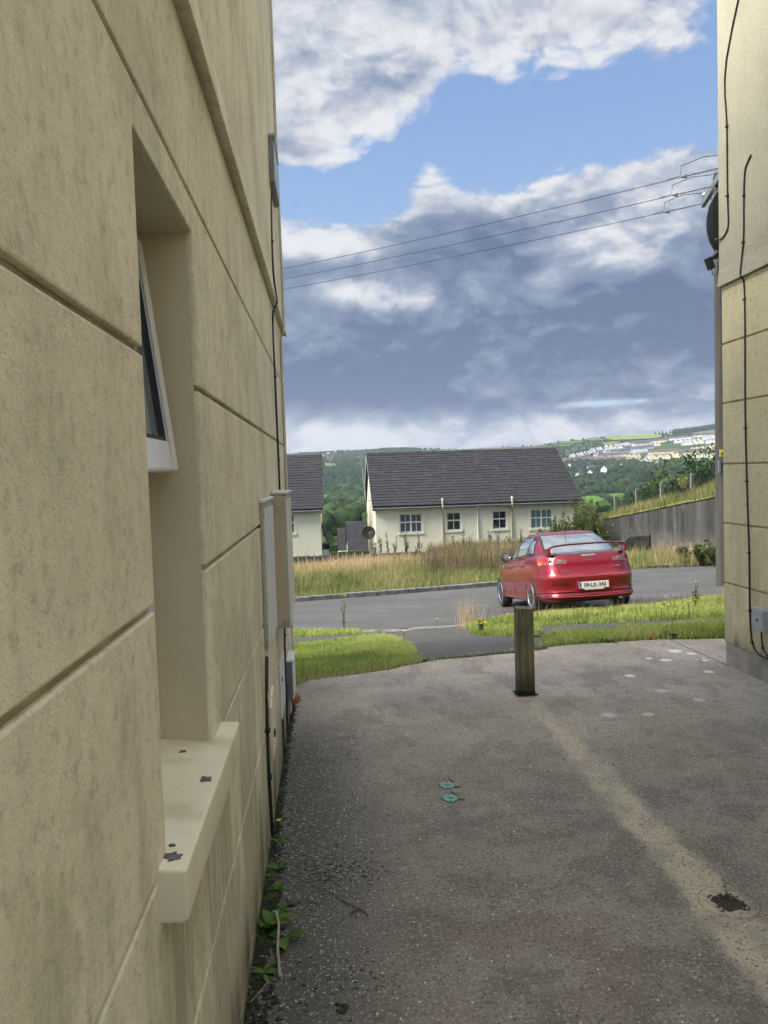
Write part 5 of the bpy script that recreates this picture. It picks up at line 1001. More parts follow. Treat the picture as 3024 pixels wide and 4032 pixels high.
for i, (px, py, Y, hh) in enumerate(WS):
    q = ony(px, py, Y); zb = float(land(q[0], q[1])); hh2 = hh*.80; stem_plant('willow_shrub', ['loose willow shrub in front of the last window of the cream house', 'tallest willow shrub at the corner of the cream house', 'bushy willow shrub left of the retaining wall', 'low willow shrub above the car roof', 'thin willow sapling left of the last window', 'low willow shrub at the end of the retaining wall', 'upright willow shrub behind the others at the house corner'][i], 'shrub', q[0], q[1], zb, hh2, 16 if i != 4 else 5, 90 if i != 4 else 40, .15, mat_willow, .26, 30+i)
for i, px in enumerate([1478, 1500, 1530, 1560, 1600, 1640, 1655, 1600, 1790, 1830, 1855, 1930, 1960, 2010, 2050, 2085]):
    q = ony(px, 2190, 33.0 if px < 1700 else 32.2); zb = float(land(q[0], q[1])); stem_plant('tall_weed', f'tall thin dark weed in front of the cream house, {ORD[i]} from the left', 'weed', q[0], q[1], zb, 1.0+.35*((i*7) % 5)/4, 4, 40, .09, mat_willow if i % 2 else mat_brown, .12, 60+i, group='tall weeds in front of the cream house')
# brown dock mass in the right of the meadow
rg = np.random.default_rng(5)
dk = scatter([(3.2, 24), (8.4, 24.5), (9.5, 29), (9.5, 33), (4.4, 33), (3.2, 28)], 12); bl = blades('dead_dock', np.repeat(dk, 9, 0)+RNG.normal(0, .12, (len(dk)*9, 2)), .85, .022, mat_brown, lean=.35, label='mass of brown dead dock and thistle in the meadow')
for i, (px, py, Y, hh) in enumerate([(2690, 2200, 24.5, .6), (2760, 2200, 24.0, .65), (2810, 2190, 23.5, .8)]):
    q = ony(px, py, Y); zb = float(land(q[0], q[1])); stem_plant('bush', ['dark low bush below the retaining wall, leftmost of three', 'dark low bush below the retaining wall, middle of three', 'dark low bush next to the utility pole'][i], 'bush', q[0], q[1], zb, hh, 14, 90, .11, mat_willow, .4, 90+i)
gq = bank_pt(6, 17); stem_plant('gorse', 'yellow flowering bush on the bank below the chain-link fence', 'bush', 13.6, 28.6, float(gq[2])+.35, .55, 8, 25, .08, M('yellow_green', (.45, .36, .06), (.3, .28, .08), rough=.8), .4, 99)
# dark hedge behind the chain-link fence
def crown(name, parent, R, n_, size, m_, seed, lobes=5, flat=.8):
    rg = np.random.default_rng(seed); C = rg.normal(0, .38, (lobes, 3))*R; C[:, 2] = np.abs(C[:, 2])*.8; rr_ = rg.uniform(.45, .75, lobes)*min(R); ii = rg.integers(0, lobes, n_)
    d = rg.normal(0, 1, (n_, 3)); d /= np.linalg.norm(d, axis=1)[:, None]; u = rg.uniform(.5, 1.08, n_)**.7; c = C[ii]+d*(rr_[ii]*u)[:, None]*np.array([1, 1, flat]); a = rg.normal(0, 1, (n_, 3)); a /= np.linalg.norm(a, axis=1)[:, None]; bb = np.cross(a, rg.normal(0, 1, (n_, 3))); bb /= np.linalg.norm(bb, axis=1)[:, None]; s_ = (size*rg.uniform(.5, 1.3, n_))[:, None]
    V = np.stack([c-a*s_, c+bb*s_*.6, c+a*s_, c-bb*s_*.6], 1).reshape(-1, 3); F = np.arange(n_*4).reshape(-1, 4)
    return np_mesh(name, V, F, m_, rnd=np.repeat(cl(rg.uniform(0, 1, n_)*.6+.35*(ii/lobes)), 4))
CR = [crown('crown', None, np.array([1., 1., 1.]), 2600, .052, [mat_crown_a, mat_crown_b][k % 2], 200+k, 7) for k in range(6)]
TRK = MB().tube([(0, 0, -1.4), (.03, 0, -.5), (0, .02, .2)], [.10, .07, .03], 7).mesh('trunk', mat_bark)
LMB = MB().tube([(0, 0, -.6), (.25, .1, -.1), (.42, .15, .25)], [.045, .03, .012], 5).mesh('limb', mat_bark)
def tree(x, y, z, r, label, group, k, hz=1.0, cat='tree', name='tree'):
    t = thing(name, label, cat, (x, y, z), rz=(k*1.3) % 6.28, group=group)
    o = link_obj('trunk', TRK, t); o.location = (0, 0, r*hz*1.1); o.scale = (r, r, r*hz)
    o = link_obj('limb', LMB, t); o.location = (0, 0, r*hz*1.1); o.scale = (r, r, r*hz); o = link_obj('limb', LMB, t); o.location = (0, 0, r*hz*1.1); o.scale = (-r, -r, r*hz)
    o = link_obj('crown', CR[k % 6], t); o.location = (0, 0, r*hz*1.05); o.scale = (r, r, r*hz*1.05)
    return t
k = 0
HB = [(17.5, 33, -1.2, 1.6, 1.0), (18.5, 36, -1.6, 1.8, .9), (17.8, 39, -2.2, 1.5, .9), (20, 42, -2.8, 1.9, .85), (17.6, 30, -.6, 1.4, 1.0), (19.5, 45, -3.6, 1.8, .9), (22, 50, -4.6, 2.0, .9), (17.2, 27.5, 0, 1.4, 1.), (18.5, 25, .4, 1.6, 1.0), (21, 55, -5.6, 2.0, .9)]
for (x, y, z, r, hz) in HB:
    tree(x, y, z, r, f'dark hedge bush behind the chain-link fence, {ORD[sum(1 for q in HB if q[1] < y)]} nearest to the road', 'hedge bushes behind the chain-link fence', k, hz, 'bush', 'hedge_bush'); k += 1
# ---------------------------------------------------------------- the red saloon car
mat_paint, h, b = new_mat('red_metallic_paint'); b.inputs['Coat IOR'].default_value = 1.4; fr_ = h.node('ShaderNodeLayerWeight'); fr_.inputs[0].default_value = .35
h.link(h.mix(fr_.outputs[1], (.27, .004, .016), (.18, .003, .012)), b.inputs['Base Color']); b.inputs['Metallic'].default_value = .35; b.inputs['Roughness'].default_value = .34; b.inputs['Coat Weight'].default_value = 1.; b.inputs['Coat Roughness'].default_value = .05
bump(h, b, h.noise(objc(h), 2.2, 2), .06, .02)
mat_gap = M('panel_gap', (.02, .002, .004), rough=.8); mat_carglass = glass_mat('car_glass', (.12, .135, .14), .03); mat_carglass.node_tree.nodes['Principled BSDF'].inputs['Coat IOR'].default_value = 2.2; mat_carglass.node_tree.nodes['Principled BSDF'].inputs['Coat Weight'].default_value = 1; mat_seal = M('black_trim', (.012, .012, .013), rough=.45)
mat_tyre = M('tyre_rubber', (.022, .022, .024), (.03, .03, .03), scale=20, rough=.85); mat_rim = M('alloy_silver', (.55, .56, .58), (.48, .49, .51), scale=5, rough=.25, metal=.8)
mat_amber = M('amber_lens', (.75, .22, .02), (.62, .16, .01), scale=30, rough=.12, coat=.8); mat_redlens = M('red_lens', (.50, .012, .015), (.36, .01, .012), scale=30, rough=.1, coat=.8)
mat_clearlens = M('smoky_clear_lens', (.26, .10, .09), (.20, .07, .07), scale=20, rough=.1, coat=.8); mat_lamp = M('lamp_reflector', (.45, .40, .38), (.3, .27, .26), scale=40, rough=.15, metal=.5)
mat_reflector = M('dark_red_reflector', (.13, .006, .012), rough=.15, coat=.8)
mat_chrome = M('chrome', (.75, .75, .75), (.6, .6, .6), rough=.12, metal=1.); mat_platew = M('plate_white', (.74, .74, .68), (.68, .68, .62), rough=.4); mat_plateb = M('plate_blue', (.02, .08, .35), rough=.4)
car = thing('car', 'red saloon with rear spoiler parked nose-down on the road beyond the post', 'car', (4.53, 15.0, 0))
NEX = 6.0
ZR = [.20, .25, .32, .36, .48, .57, .625, .655, .70, .85, .96, 1.005, 1.03]; YR_ = [2.14, 2.26, 2.285, 2.262, 2.265, 2.285, 2.29, 2.250, 2.225, 2.19, 2.155, 2.13, 2.07]; YF_ = [2.05, 2.2, 2.26, 2.27, 2.28, 2.28, 2.28, 2.27, 2.25, 2.18, 2.05, 1.98, 1.90]; WW = [.79, .845, .872, .862, .872, .880, .882, .880, .878, .862, .838, .812, .765]
def zdeck(y): return float(np.interp(y, [-2.29, -1.95, -1.0, 0, .95, 1.5, 2.0, 2.28], [1.03, 1.045, 1.03, .985, .965, .90, .80, .70]))
def outline(phi, zr, sc=1.0):
    W_ = np.interp(zr, ZR, WW)*sc; Lr = np.interp(zr, ZR, YR_)*sc; Lf = np.interp(zr, ZR, YF_)*sc; c, s_ = math.cos(phi), math.sin(phi); n_ = NEX if s_ < 0 else 4.0
    x = W_*math.copysign(abs(c)**(2/n_), c); y = (Lf if s_ > 0 else Lr)*math.copysign(abs(s_)**(2/n_), s_); return x, y
def BSP(phi, zr, off=0.0):
    x, y = outline(phi, zr)
    if off:
        x1, y1 = outline(phi+.004, zr); x0, y0 = outline(phi-.004, zr); t = np.array([x1-x0, y1-y0]); nrm = np.array([t[1], -t[0]])/max(1e-9, np.hypot(*t)); x += nrm[0]*off; y += nrm[1]*off
    return (x, y, .20+(zr-.20)/.83*(zdeck(y)-.20))
def arcs(n_):          # angles giving evenly spaced points on the outline
    ph = np.linspace(0, 2*math.pi, 4001); pts = np.array([outline(p_, .6) for p_ in ph]); L = np.concatenate([[0], np.cumsum(np.linalg.norm(np.diff(pts, axis=0), axis=1))]); return np.interp(np.linspace(0, L[-1], n_, endpoint=False), L, ph)
PH = arcs(128); rings = []
for zr in ZR: rings.append([BSP(p_, zr) for p_ in PH])
for q, dz in ((.97, .006), (.88, .016), (.7, .026), (.45, .034), (.2, .038)):
    rings.append([(lambda x, y: (x, y, zdeck(y)+dz))(*outline(p_, 1.03, q)) for p_ in PH])
vs = [v for r_ in rings for v in r_]; n_ = len(PH); fs = [(i*n_+k, i*n_+(k+1) % n_, (i+1)*n_+(k+1) % n_, (i+1)*n_+k) for i in range(len(rings)-1) for k in range(n_)]; fs += [tuple(range(n_))[::-1], tuple((len(rings)-1)*n_+k for k in range(n_))]
body = MB().add(vs, fs).build('body', mat_paint, car, smooth=False)
cut = MB()
for y_ in (-1.32, 1.32):
    for s_ in (-1, 1): cut.lathe([(.362, .52), (.362, 1.1)] if s_ > 0 else [(.362, -1.1), (.362, -.52)], 40, origin=(0, y_, .325), axis='x')
cm = cut.mesh('cut', mat_seal); co = bpy.data.objects.new('cut', cm); COL.objects.link(co)
md = body.modifiers.new('b', 'BOOLEAN'); md.operation = 'DIFFERENCE'; md.object = co; md.solver = 'EXACT'; body.data.materials.append(mat_seal)
dg = bpy.context.evaluated_depsgraph_get(); nm = bpy.data.meshes.new_from_object(body.evaluated_get(dg)); body.modifiers.clear(); body.data = nm; nm.name = 'body'; bpy.data.objects.remove(co)
bm = bmesh.new(); bm.from_mesh(nm)
for f in bm.faces:
    c = f.calc_center_median(); inside_ = abs(c.x) < .75 and any(math.hypot(c.y-y_, c.z-.325) < .368 for y_ in (-1.32, 1.32)) and c.z > .2
    f.smooth = True; f.material_index = 1 if (inside_ and len(nm.materials) > 1) else 0
for e in bm.edges:
    if len(e.link_faces) == 2 and e.calc_face_angle(0) > .6: e.smooth = False
bm.to_mesh(nm); bm.free()
# greenhouse
def gh(t):     # half width, rear y, front y at height fraction t
    return (.765*(1-t)+.575*t+.035*math.sin(math.pi*t)*.8, -1.80*(1-t)-.98*t-.03*math.sin(math.pi*t), 1.02*(1-t)+.02*t+.03*math.sin(math.pi*t))
def ghz(y, t): return (zdeck(y)-.005)*(1-t)+1.425*t+.012*math.sin(math.pi*t)
NG = 5.0
def gside(y, t, off=0, s_=1):
    W_, a, c = gh(t); yc, L_ = (a+c)/2, (c-a)/2; u = min(.999, abs((y-yc)/L_)); return (s_*(W_*(1-u**NG)**(1/NG)+off), y, ghz(y, t))
def gend(x, t, off=0, rear=True):
    W_, a, c = gh(t); yc, L_ = (a+c)/2, (c-a)/2; u = min(.999, abs(x/W_)); k = L_*(1-u**NG)**(1/NG)+off; y = yc-k if rear else yc+k; return (x, y, ghz(y, t)+off*.6)
pg = np.linspace(0, 2*math.pi, 97)[:-1]; rg_ = []
for t in (0, .1, .25, .45, .65, .82, .93, 1.0):
    W_, a, c = gh(t); yc, L_ = (a+c)/2, (c-a)/2; rg_.append([(lambda x, y: (x, y, ghz(y, t)))(W_*math.copysign(abs(math.cos(p_))**(2/NG), math.cos(p_)), yc+L_*math.copysign(abs(math.sin(p_))**(2/NG), math.sin(p_))) for p_ in pg])
W_, a, c = gh(1.0); yc, L_ = (a+c)/2, (c-a)/2
for q, dz in ((.95, .018), (.85, .033), (.65, .048), (.4, .058), (.15, .062)): rg_.append([(W_*q*math.copysign(abs(math.cos(p_))**(2/NG), math.cos(p_)), yc+L_*q*math.copysign(abs(math.sin(p_))**(2/NG), math.sin(p_)), 1.425+dz) for p_ in pg])
m2 = len(pg); vs = [v for r_ in rg_ for v in r_]; fs = [(i*m2+k, i*m2+(k+1) % m2, (i+1)*m2+(k+1) % m2, (i+1)*m2+k) for i in range(len(rg_)-1) for k in range(m2)]+[tuple((len(rg_)-1)*m2+k for k in range(m2))]
MB().add(vs, fs).build('roof', mat_paint, car, smooth=True)
def patch(fn, us, vs_, name, m_, parent=car):
    V = [fn(u, v) for v in vs_ for u in us]; nu = len(us); b = MB(); b.add(V, [(j*nu+i, j*nu+i+1, (j+1)*nu+i+1, (j+1)*nu+i) for j in range(len(vs_)-1) for i in range(nu-1)]); return b.build(name, m_, parent, smooth=True)
lin = np.linspace
for rear, nm_ in ((True, 'rear_window'), (False, 'windscreen')):
    patch(lambda u, t: gend(u*(.655*(1-t)+.525*t), t, .003, rear), lin(-1, 1, 21), lin(.02, .96, 9), 'window_seal', mat_seal)
    patch(lambda u, t: gend(u*(.625*(1-t)+.50*t), t, .007, rear), lin(-1, 1, 21), lin(.055, .925, 9), nm_, mat_carglass)
def fq(t): return .83*(1-t)+.02*t
def rq(t): return -1.33*(1-t)-.98*t
for s_ in (-1, 1):
    patch(lambda u, t: gside(rq(t)-.03+(fq(t)+.07-rq(t))*u, t, .003, s_), lin(0, 1, 25), lin(.08, .92, 8), 'window_seal', mat_seal)
    patch(lambda u, t: gside(-.02+(fq(t)-.0)*u, t, .007, s_), lin(0, 1, 12), lin(.13, .88, 8), 'side_window', mat_carglass)
    patch(lambda u, t: gside(-.90+.80*u, t, .007, s_), lin(0, 1, 12), lin(.13, .88, 8), 'side_window', mat_carglass)
    patch(lambda u, t: gside(rq(t)+(-.94-rq(t))*u, t, .007, s_), lin(0, 1, 6), lin(.13, .70, 8), 'quarter_window', mat_carglass)
    patch(lambda u, t: gside(rq(.05)-.02+(fq(.05)-rq(.05)+.06)*u, .05+.03*t, .012, s_), lin(0, 1, 20), lin(0, 1, 2), 'window_trim', mat_chrome if s_ < 0 else mat_seal)
def strip(pts, w, name, m_, off=.003, parent=car, r=None):     # thin tube following the body
    return MB().tube([BSP(p_, z_, off) for p_, z_ in pts], w, 5).build(name, m_, parent, smooth=True)
def phx(x, zr): W_ = np.interp(zr, ZR, WW); return -math.pi/2+math.copysign(math.asin(min(1, (abs(x)/W_)**(NEX/2))), x)
def phy(y, zr, s_): # side angle at lengthwise position y
    L_ = np.interp(zr, ZR, YR_ if y < 0 else YF_); n__ = NEX if y < 0 else 4.0; a = math.asin(min(1, (abs(y)/L_)**(n__/2))); a = -a if y < 0 else a; return a if s_ > 0 else math.pi-a
# boot lid outline, bumper lines
lid = [(-.60, 1.02), (-.585, .86), (-.54, .70), (-.50, .672), (0, .668), (.50, .672), (.54, .70), (.585, .86), (.60, 1.02)]
strip([(phx(x, z_), z_) for x, z_ in lid], .0055, 'lid_gap', mat_gap, 0.0)
strip([(phx(x, .60), .60+.0) for x in lin(-.83, .83, 30)], .004, 'bumper_crease', mat_paint, .002)
for x0, x1 in ((-.84, -.32), (.32, .84)): strip([(phx(x, .385), .385) for x in lin(x0, x1, 14)], .012, 'bumper_lip', mat_paint, .006)
strip([(phx(x, .285), .285+.015*abs(x)) for x in lin(-.80, .80, 24)], .016, 'bumper_skirt', mat_paint, .004)
patch(lambda u, v: BSP(phx(u, .25), v, .006), lin(-.6, .6, 16), lin(.20, .265, 3), 'lower_grille', mat_seal)
for s_ in (-1, 1):
    patch(lambda u, v: BSP(phx(u, .5), v, .004), lin(s_*.42, s_*.68, 8)[::s_], lin(.495, .54, 3), 'reflector', mat_reflector)
    for y_ in (-.12, .86): strip([(phy(y_, z_, s_), z_) for z_ in (.30, .5, .7, .9, .99)], .004, 'door_gap', mat_gap, -.001)
    strip([(phy(-1.08+.14*(z_ < .45)+.06*(z_ > .8), z_, s_), z_) for z_ in (.42, .6, .8, .95, 1.0)], .004, 'door_gap', mat_gap, -.001)
    strip([(phy(y_, .27, s_), .27) for y_ in lin(-.95, .95, 12)], .03, 'side_skirt', mat_paint, -.006)
    for y_ in (-.95, .05):
        hd = MB(); hd.tube([BSP(phy(y_, .86, s_), .86, .01), BSP(phy(y_+.06, .865, s_), .865, .028), BSP(phy(y_+.16, .865, s_), .865, .028), BSP(phy(y_+.21, .86, s_), .86, .008)], [.009, .013, .013, .009], 8); hd.build('door_handle', mat_paint, car, smooth=True)
    q = gside(.70, .12, 0, s_); mr = MB(); mr.lathe([(.02, -.05), (.085, -.035), (.10, .0), (.08, .05), (.03, .075)], 16, origin=(q[0]+s_*.15, q[1], q[2]+.035), axis='y'); mo = mr.build('door_mirror', mat_seal if s_ < 0 else mat_paint, car, smooth=True)
    mo.scale = (1, 1, 1); MB().lathe([(.078, -.052), (.07, -.054)], 16, origin=(q[0]+s_*.15, q[1]-.0, q[2]+.035), axis='y').build('mirror_glass', mat_chrome, mo); MB().bar(q, (q[0]+s_*.10, q[1], q[2]+.01), .05, .03).build('mirror_arm', mat_seal, mo)
    # tail lamp wrapping round the corner
    xin = .40
    def lampf(u, v, off=.010, a=0.0, b_=1.0, s_=s_):
        p0 = phx(s_*xin, .9); p1 = phy(-1.90, .9, s_); p1 = p1 if s_ > 0 else p1-2*math.pi
        uu = (a+(b_-a)*u); W1 = abs(outline(p0, .9)[0]); 
        x0 = xin; k_ = uu
        if k_ < .62: p_ = phx(s_*(xin+(.80-xin)*k_/.62), .9)
        else:
            pa = phx(s_*.80, .9); pb = p1; p_ = pa+(pb-pa)*((k_-.62)/.38)
        lo = .865-.025*k_; hi = .925+.075*min(1, k_*1.5); return BSP(p_, lo+(hi-lo)*v, off)
    ln = lambda a, b_, v0, v1, off, nm_, m_, par: patch(lambda u, v: lampf(u, v0+(v1-v0)*v, off, a, b_), lin(0, 1, 18), lin(0, 1, 5), nm_, m_, par)
    tl = ln(0, 1, 0, 1, .008, 'tail_lamp', mat_clearlens, car)
    ln(.56, .99, .05, .70, .012, 'amber_lens', mat_amber, tl); ln(.47, .72, .35, .92, .013, 'red_lens', mat_redlens, tl)
    for k_, m_, nm_ in ((.16, mat_lamp, 'reversing_lamp'), (.40, mat_redlens, 'brake_lamp')):
        c = Vector(lampf(k_, .48, .011)); c2_ = Vector(lampf(k_, .48, .03)); dv_ = (c2_-c).normalized(); b = MB(); b.tube([c, c+dv_*.006], [.030, .024], 16); b.build(nm_, m_, tl, smooth=True)
patch(lambda u, v: BSP(phx(u, .985), v, .008), lin(-.125, .125, 8), lin(.975, .998, 3), 'high_brake_lamp', mat_lamp)
# number plate with holder
pz, py_ = .478, -2.302
MB().box((-.30, py_+.03, pz-.11), (.30, py_+.012, pz+.075)).build('plate_recess', mat_paint, car, bevel=.01)
npl = MB(); npl.box((-.262, py_+.004, pz-.057), (.262, py_-.004, pz+.057)); plate_ = npl.build('number_plate', mat_platew, car, bevel=.003); MB().box((-.260, py_-.0045, pz-.054), (-.220, py_-.0055, pz+.054)).build('plate_band', mat_plateb, plate_)
MB().box((-.17, py_+.0, pz-.078), (.17, py_-.006, pz-.060)).build('plate_holder', mat_platew, plate_)
def text(body_, size, loc, rot, m_, parent, name, ext=.0006, sx=1.0, bold=0.0):
    cu = bpy.data.curves.new(name, 'FONT'); cu.body = body_; cu.size = size; cu.extrude = ext; cu.align_x = 'CENTER'; cu.align_y = 'CENTER'; cu.offset = bold
    to = bpy.data.objects.new(name, cu); COL.objects.link(to); d_ = bpy.context.evaluated_depsgraph_get(); me = bpy.data.meshes.new_from_object(to.evaluated_get(d_)); bpy.data.objects.remove(to)
    me.materials.clear(); me.materials.append(m_); o = link_obj(name, me, parent); o.location = loc; o.rotation_euler = rot; o.scale = (sx, 1, 1); return o
text('09-LK-343', .098, (.022, py_-.0058, pz-.002), (rad(90), 0, 0), mat_seal, plate_, 'plate_number', sx=.92, bold=.0016)
text('IRL', .022, (-.240, py_-.0062, pz-.035), (rad(90), 0, 0), mat_platew, plate_, 'plate_country')
yb = BSP(phx(.42, .75), .76)[1]; text('LANCER', .038, (.43, yb-.004, .775), (rad(84), 0, rad(5)), mat_chrome, car, 'badge_lettering', ext=.002, sx=1.15, bold=.0015)
yb = BSP(phx(-.42, .72), .72)[1]; text('MITSUBISHI', .026, (-.43, yb-.004, .725), (rad(84), 0, rad(-5)), mat_chrome, car, 'badge_lettering', ext=.002, sx=1.05, bold=.0012)
em = MB(); yb = BSP(phx(0, .9), .93)[1]-.010
for k_ in range(3):
    a = rad(90+120*k_); d1 = Vector((math.cos(a), 0, math.sin(a))); d2 = Vector((-d1.z, 0, d1.x)); c = Vector((0, yb, .925)); em.prism([c, c+d1*.026+d2*.015, c+d1*.052, c+d1*.026-d2*.015], (0, .008, 0))
em.build('emblem', mat_chrome, car)
# spoiler
def spoiler():
    path = [(-.70, 1.075, .030, .75), (-.685, 1.10, .034, .85), (-.655, 1.145, .036, .95), (-.60, 1.168, .036, 1), (-.40, 1.186, .036, 1), (0, 1.190, .034, 1), (.40, 1.186, .036, 1), (.60, 1.168, .036, 1), (.655, 1.145, .036, .95), (.685, 1.10, .034, .85), (.70, 1.075, .030, .75)]
    vs = []; P_ = []
    for (x, z_, th, ch) in path:
        for (dy, dz) in ((-.5, .1), (-.42, -.5), (.1, -.5), (.5, -.35), (.45, .2), (0, .55), (-.3, .5)): vs.append((x, -2.04-.055+dy*.215*ch+.03*(1-ch)+.06*(abs(x)/.7)**2, z_+dz*th+.012*(-dy)))
    n7 = 7; fs = [(i*n7+k, i*n7+(k+1) % n7, (i+1)*n7+(k+1) % n7, (i+1)*n7+k) for i in range(len(path)-1) for k in range(n7)]+[tuple(range(7)), tuple((len(path)-1)*7+k for k in range(7))]
    sp = MB().add(vs, fs).build('spoiler', mat_paint, car, smooth=True)
    for s_ in (-1, 1): MB().prism([(s_*.655, -2.13, 1.02), (s_*.66, -1.93, 1.03), (s_*.675, -1.93, 1.14), (s_*.66, -2.14, 1.15)], (s_*.035, 0, 0)).build('spoiler_foot', mat_paint, sp, bevel=.006)
spoiler()
MB().tube([(0, -.86, 1.485), (0, -.98, 1.56), (0, -1.10, 1.64)], [.010, .006, .004], 6).build('aerial', mat_seal, car); MB().lathe([(.03, 0), (.022, .02), (.01, .03)], 12, origin=(0, -.86, 1.475)).build('aerial_base', mat_seal, car)
def wheel(x, y, s_):
    w = MB(); w.lathe([(.20, -.09), (.295, -.105), (.318, -.08), (.323, 0), (.318, .08), (.295, .105), (.20, .09)], 40, axis='x'); o = w.build('wheel', mat_tyre, car, smooth=True); o.location = (x, y, .323)
    r_ = MB(); r_.lathe([(.205, s_*.02), (.212, s_*.085), (.222, s_*.092), (.214, s_*.100), (.200, s_*.085), (.195, s_*.02)], 36, axis='x'); r_.lathe([(.030, s_*.055), (.042, s_*.08), (.03, s_*.088)], 16, axis='x')
    for k_ in range(10):
        a = 2*math.pi*(k_//2)/5+(.17 if k_ % 2 else -.17); d = Vector((0, math.cos(a), math.sin(a))); r_.bar(Vector((s_*.072, 0, 0))+d*.03, Vector((s_*.085, 0, 0))+d*.207, .030, .016, up=(1, 0, 0))
    r_.build('rim', mat_rim, o, bevel=0); MB().lathe([(.0, s_*.03), (.16, s_*.03)] if False else [(.15, s_*.028), (.15, s_*.036)], 24, axis='x').build('brake_disc', mat_galv, o)
    return o
for x in (-.772, .772):
    for y in (-1.32, 1.32): wheel(x, y, 1 if x > 0 else -1)
ub = MB(); ub.box((-.66, -2.0, .20), (.66, 2.0, .30)); ub.build('underbody', mat_seal, car)
MB().tube([(.46, -2.12, .235), (.46, -2.27, .235)], .028, 14).build('exhaust', mat_galv, car)
zr_, zf_ = float(land(4.47, 13.68)), float(land(4.47, 16.32)); car.location.z = (zr_+zf_)/2; car.rotation_euler = (math.atan2(zf_-zr_, 2.64), -.030, rad(-.5))

# ---------------------------------------------------------------- far fields, woods, town
R1 = lambda x, y: (1250+x/4.916, 1750+y/4.916)
R2 = lambda x, y: (2200+x/2.552, 1640+y/2.552)
def fieldmat(n, c, c2): return M(n, c, c2, scale=.02, rough=1, spec=.05, world_space=True, detail=6)
fm = [fieldmat('bright_pasture', (.20, .26, .06), (.16, .20, .05)), fieldmat('green_pasture', (.095, .19, .035), (.075, .15, .03)), fieldmat('rough_pasture', (.15, .16, .07), (.11, .12, .05)), fieldmat('dry_pasture', (.22, .20, .10), (.16, .15, .07))]
FIELDS = [(0, R2, [(400, 213), (640, 190), (800, 190), (1050, 213), (1000, 226), (760, 240), (560, 250), (470, 238)]), (1, R2, [(0, 262), (260, 252), (250, 268), (110, 280), (0, 284)]), (1, R2, [(0, 294), (165, 286), (110, 306), (0, 310)]),
          (0, R2, [(430, 276), (640, 258), (600, 276), (480, 296), (440, 296)]), (2, R2, [(300, 222), (400, 222), (465, 240), (460, 252), (300, 255)]), (0, R2, [(60, 230), (250, 215), (400, 205), (300, 222), (100, 245)]),
          (1, R2, [(200, 815), (380, 808), (500, 850), (590, 925), (440, 960), (200, 960)]), (1, R2, [(430, 797), (620, 785), (700, 795), (700, 890), (640, 900), (520, 835)]), (1, R2, [(180, 755), (330, 735), (620, 740), (640, 755), (400, 765), (200, 778)]),
          (2, R2, [(1100, 172), (1620, 140), (1640, 175), (1250, 188), (1100, 200)]), (2, R1, [(110, 370), (330, 385), (420, 440), (300, 480), (110, 470)]), (3, R1, [(140, 965), (380, 935), (480, 985), (330, 1010), (140, 1005)]), (1, R1, [(70, 1370), (140, 1330), (150, 1500), (70, 1500)]), (2, R1, [(640, 370), (880, 380), (880, 440), (700, 420)])]
FP = []
for i, (mi, RR, pl) in enumerate(FIELDS):
    poly = [tuple(hit(*RR(x, y))[:2]) for x, y in pl]; FP.append(poly); dm = np.mean([math.hypot(*p_) for p_ in poly])
    try: drape('field', poly, fm[mi], off=.8+dm*.0012, step=20)
    except Exception as e: print('field', i, e)
# town rows
mat_tw = M('white_house_wall', (.74, .74, .75), (.68, .68, .69), scale=.3, rough=.9, world_space=True); mat_tc = M('cream_house_wall', (.70, .63, .46), (.62, .55, .39), scale=.3, rough=.9, world_space=True); mat_ty = M('yellow_house_wall', (.80, .68, .40), (.72, .60, .34), scale=.3, rough=.9, world_space=True)
mat_tb = M('blue_house_wall', (.10, .28, .42), (.09, .25, .38), rough=.9); mat_tl = M('lilac_house_wall', (.52, .48, .62), (.47, .43, .57), rough=.9)
mat_tr = [M('slate_town_roof', (.085, .085, .105), (.06, .06, .075), scale=.5, rough=.85, world_space=True), M('brown_town_roof', (.12, .095, .085), (.09, .07, .065), scale=.5, rough=.85, world_space=True)]
def town_meshes(L_, D_, He, Hr):
    w = MB(); w.prism([(-L_/2, -D_/2, -4), (-L_/2, D_/2, -4), (-L_/2, D_/2, He), (-L_/2, 0, Hr-.15), (-L_/2, -D_/2, He)], (L_, 0, 0)); r_ = MB()
    for s_ in (-1, 1): r_.prism([(-L_/2-.3, s_*(D_/2+.4), He-.25), (-L_/2-.3, 0, Hr), (-L_/2-.3, 0, Hr-.25), (-L_/2-.3, s_*(D_/2+.4), He-.5)], (L_+.6, 0, 0))
    r_.box((-L_/2+.8, -.4, Hr-.5), (-L_/2+1.6, .4, Hr+1.0)); wn = MB(); wn.box((-.55, 0, 0), (.55, .08, 1.2)); return w, r_, wn.mesh('window', mat_hglass)
TM = {}
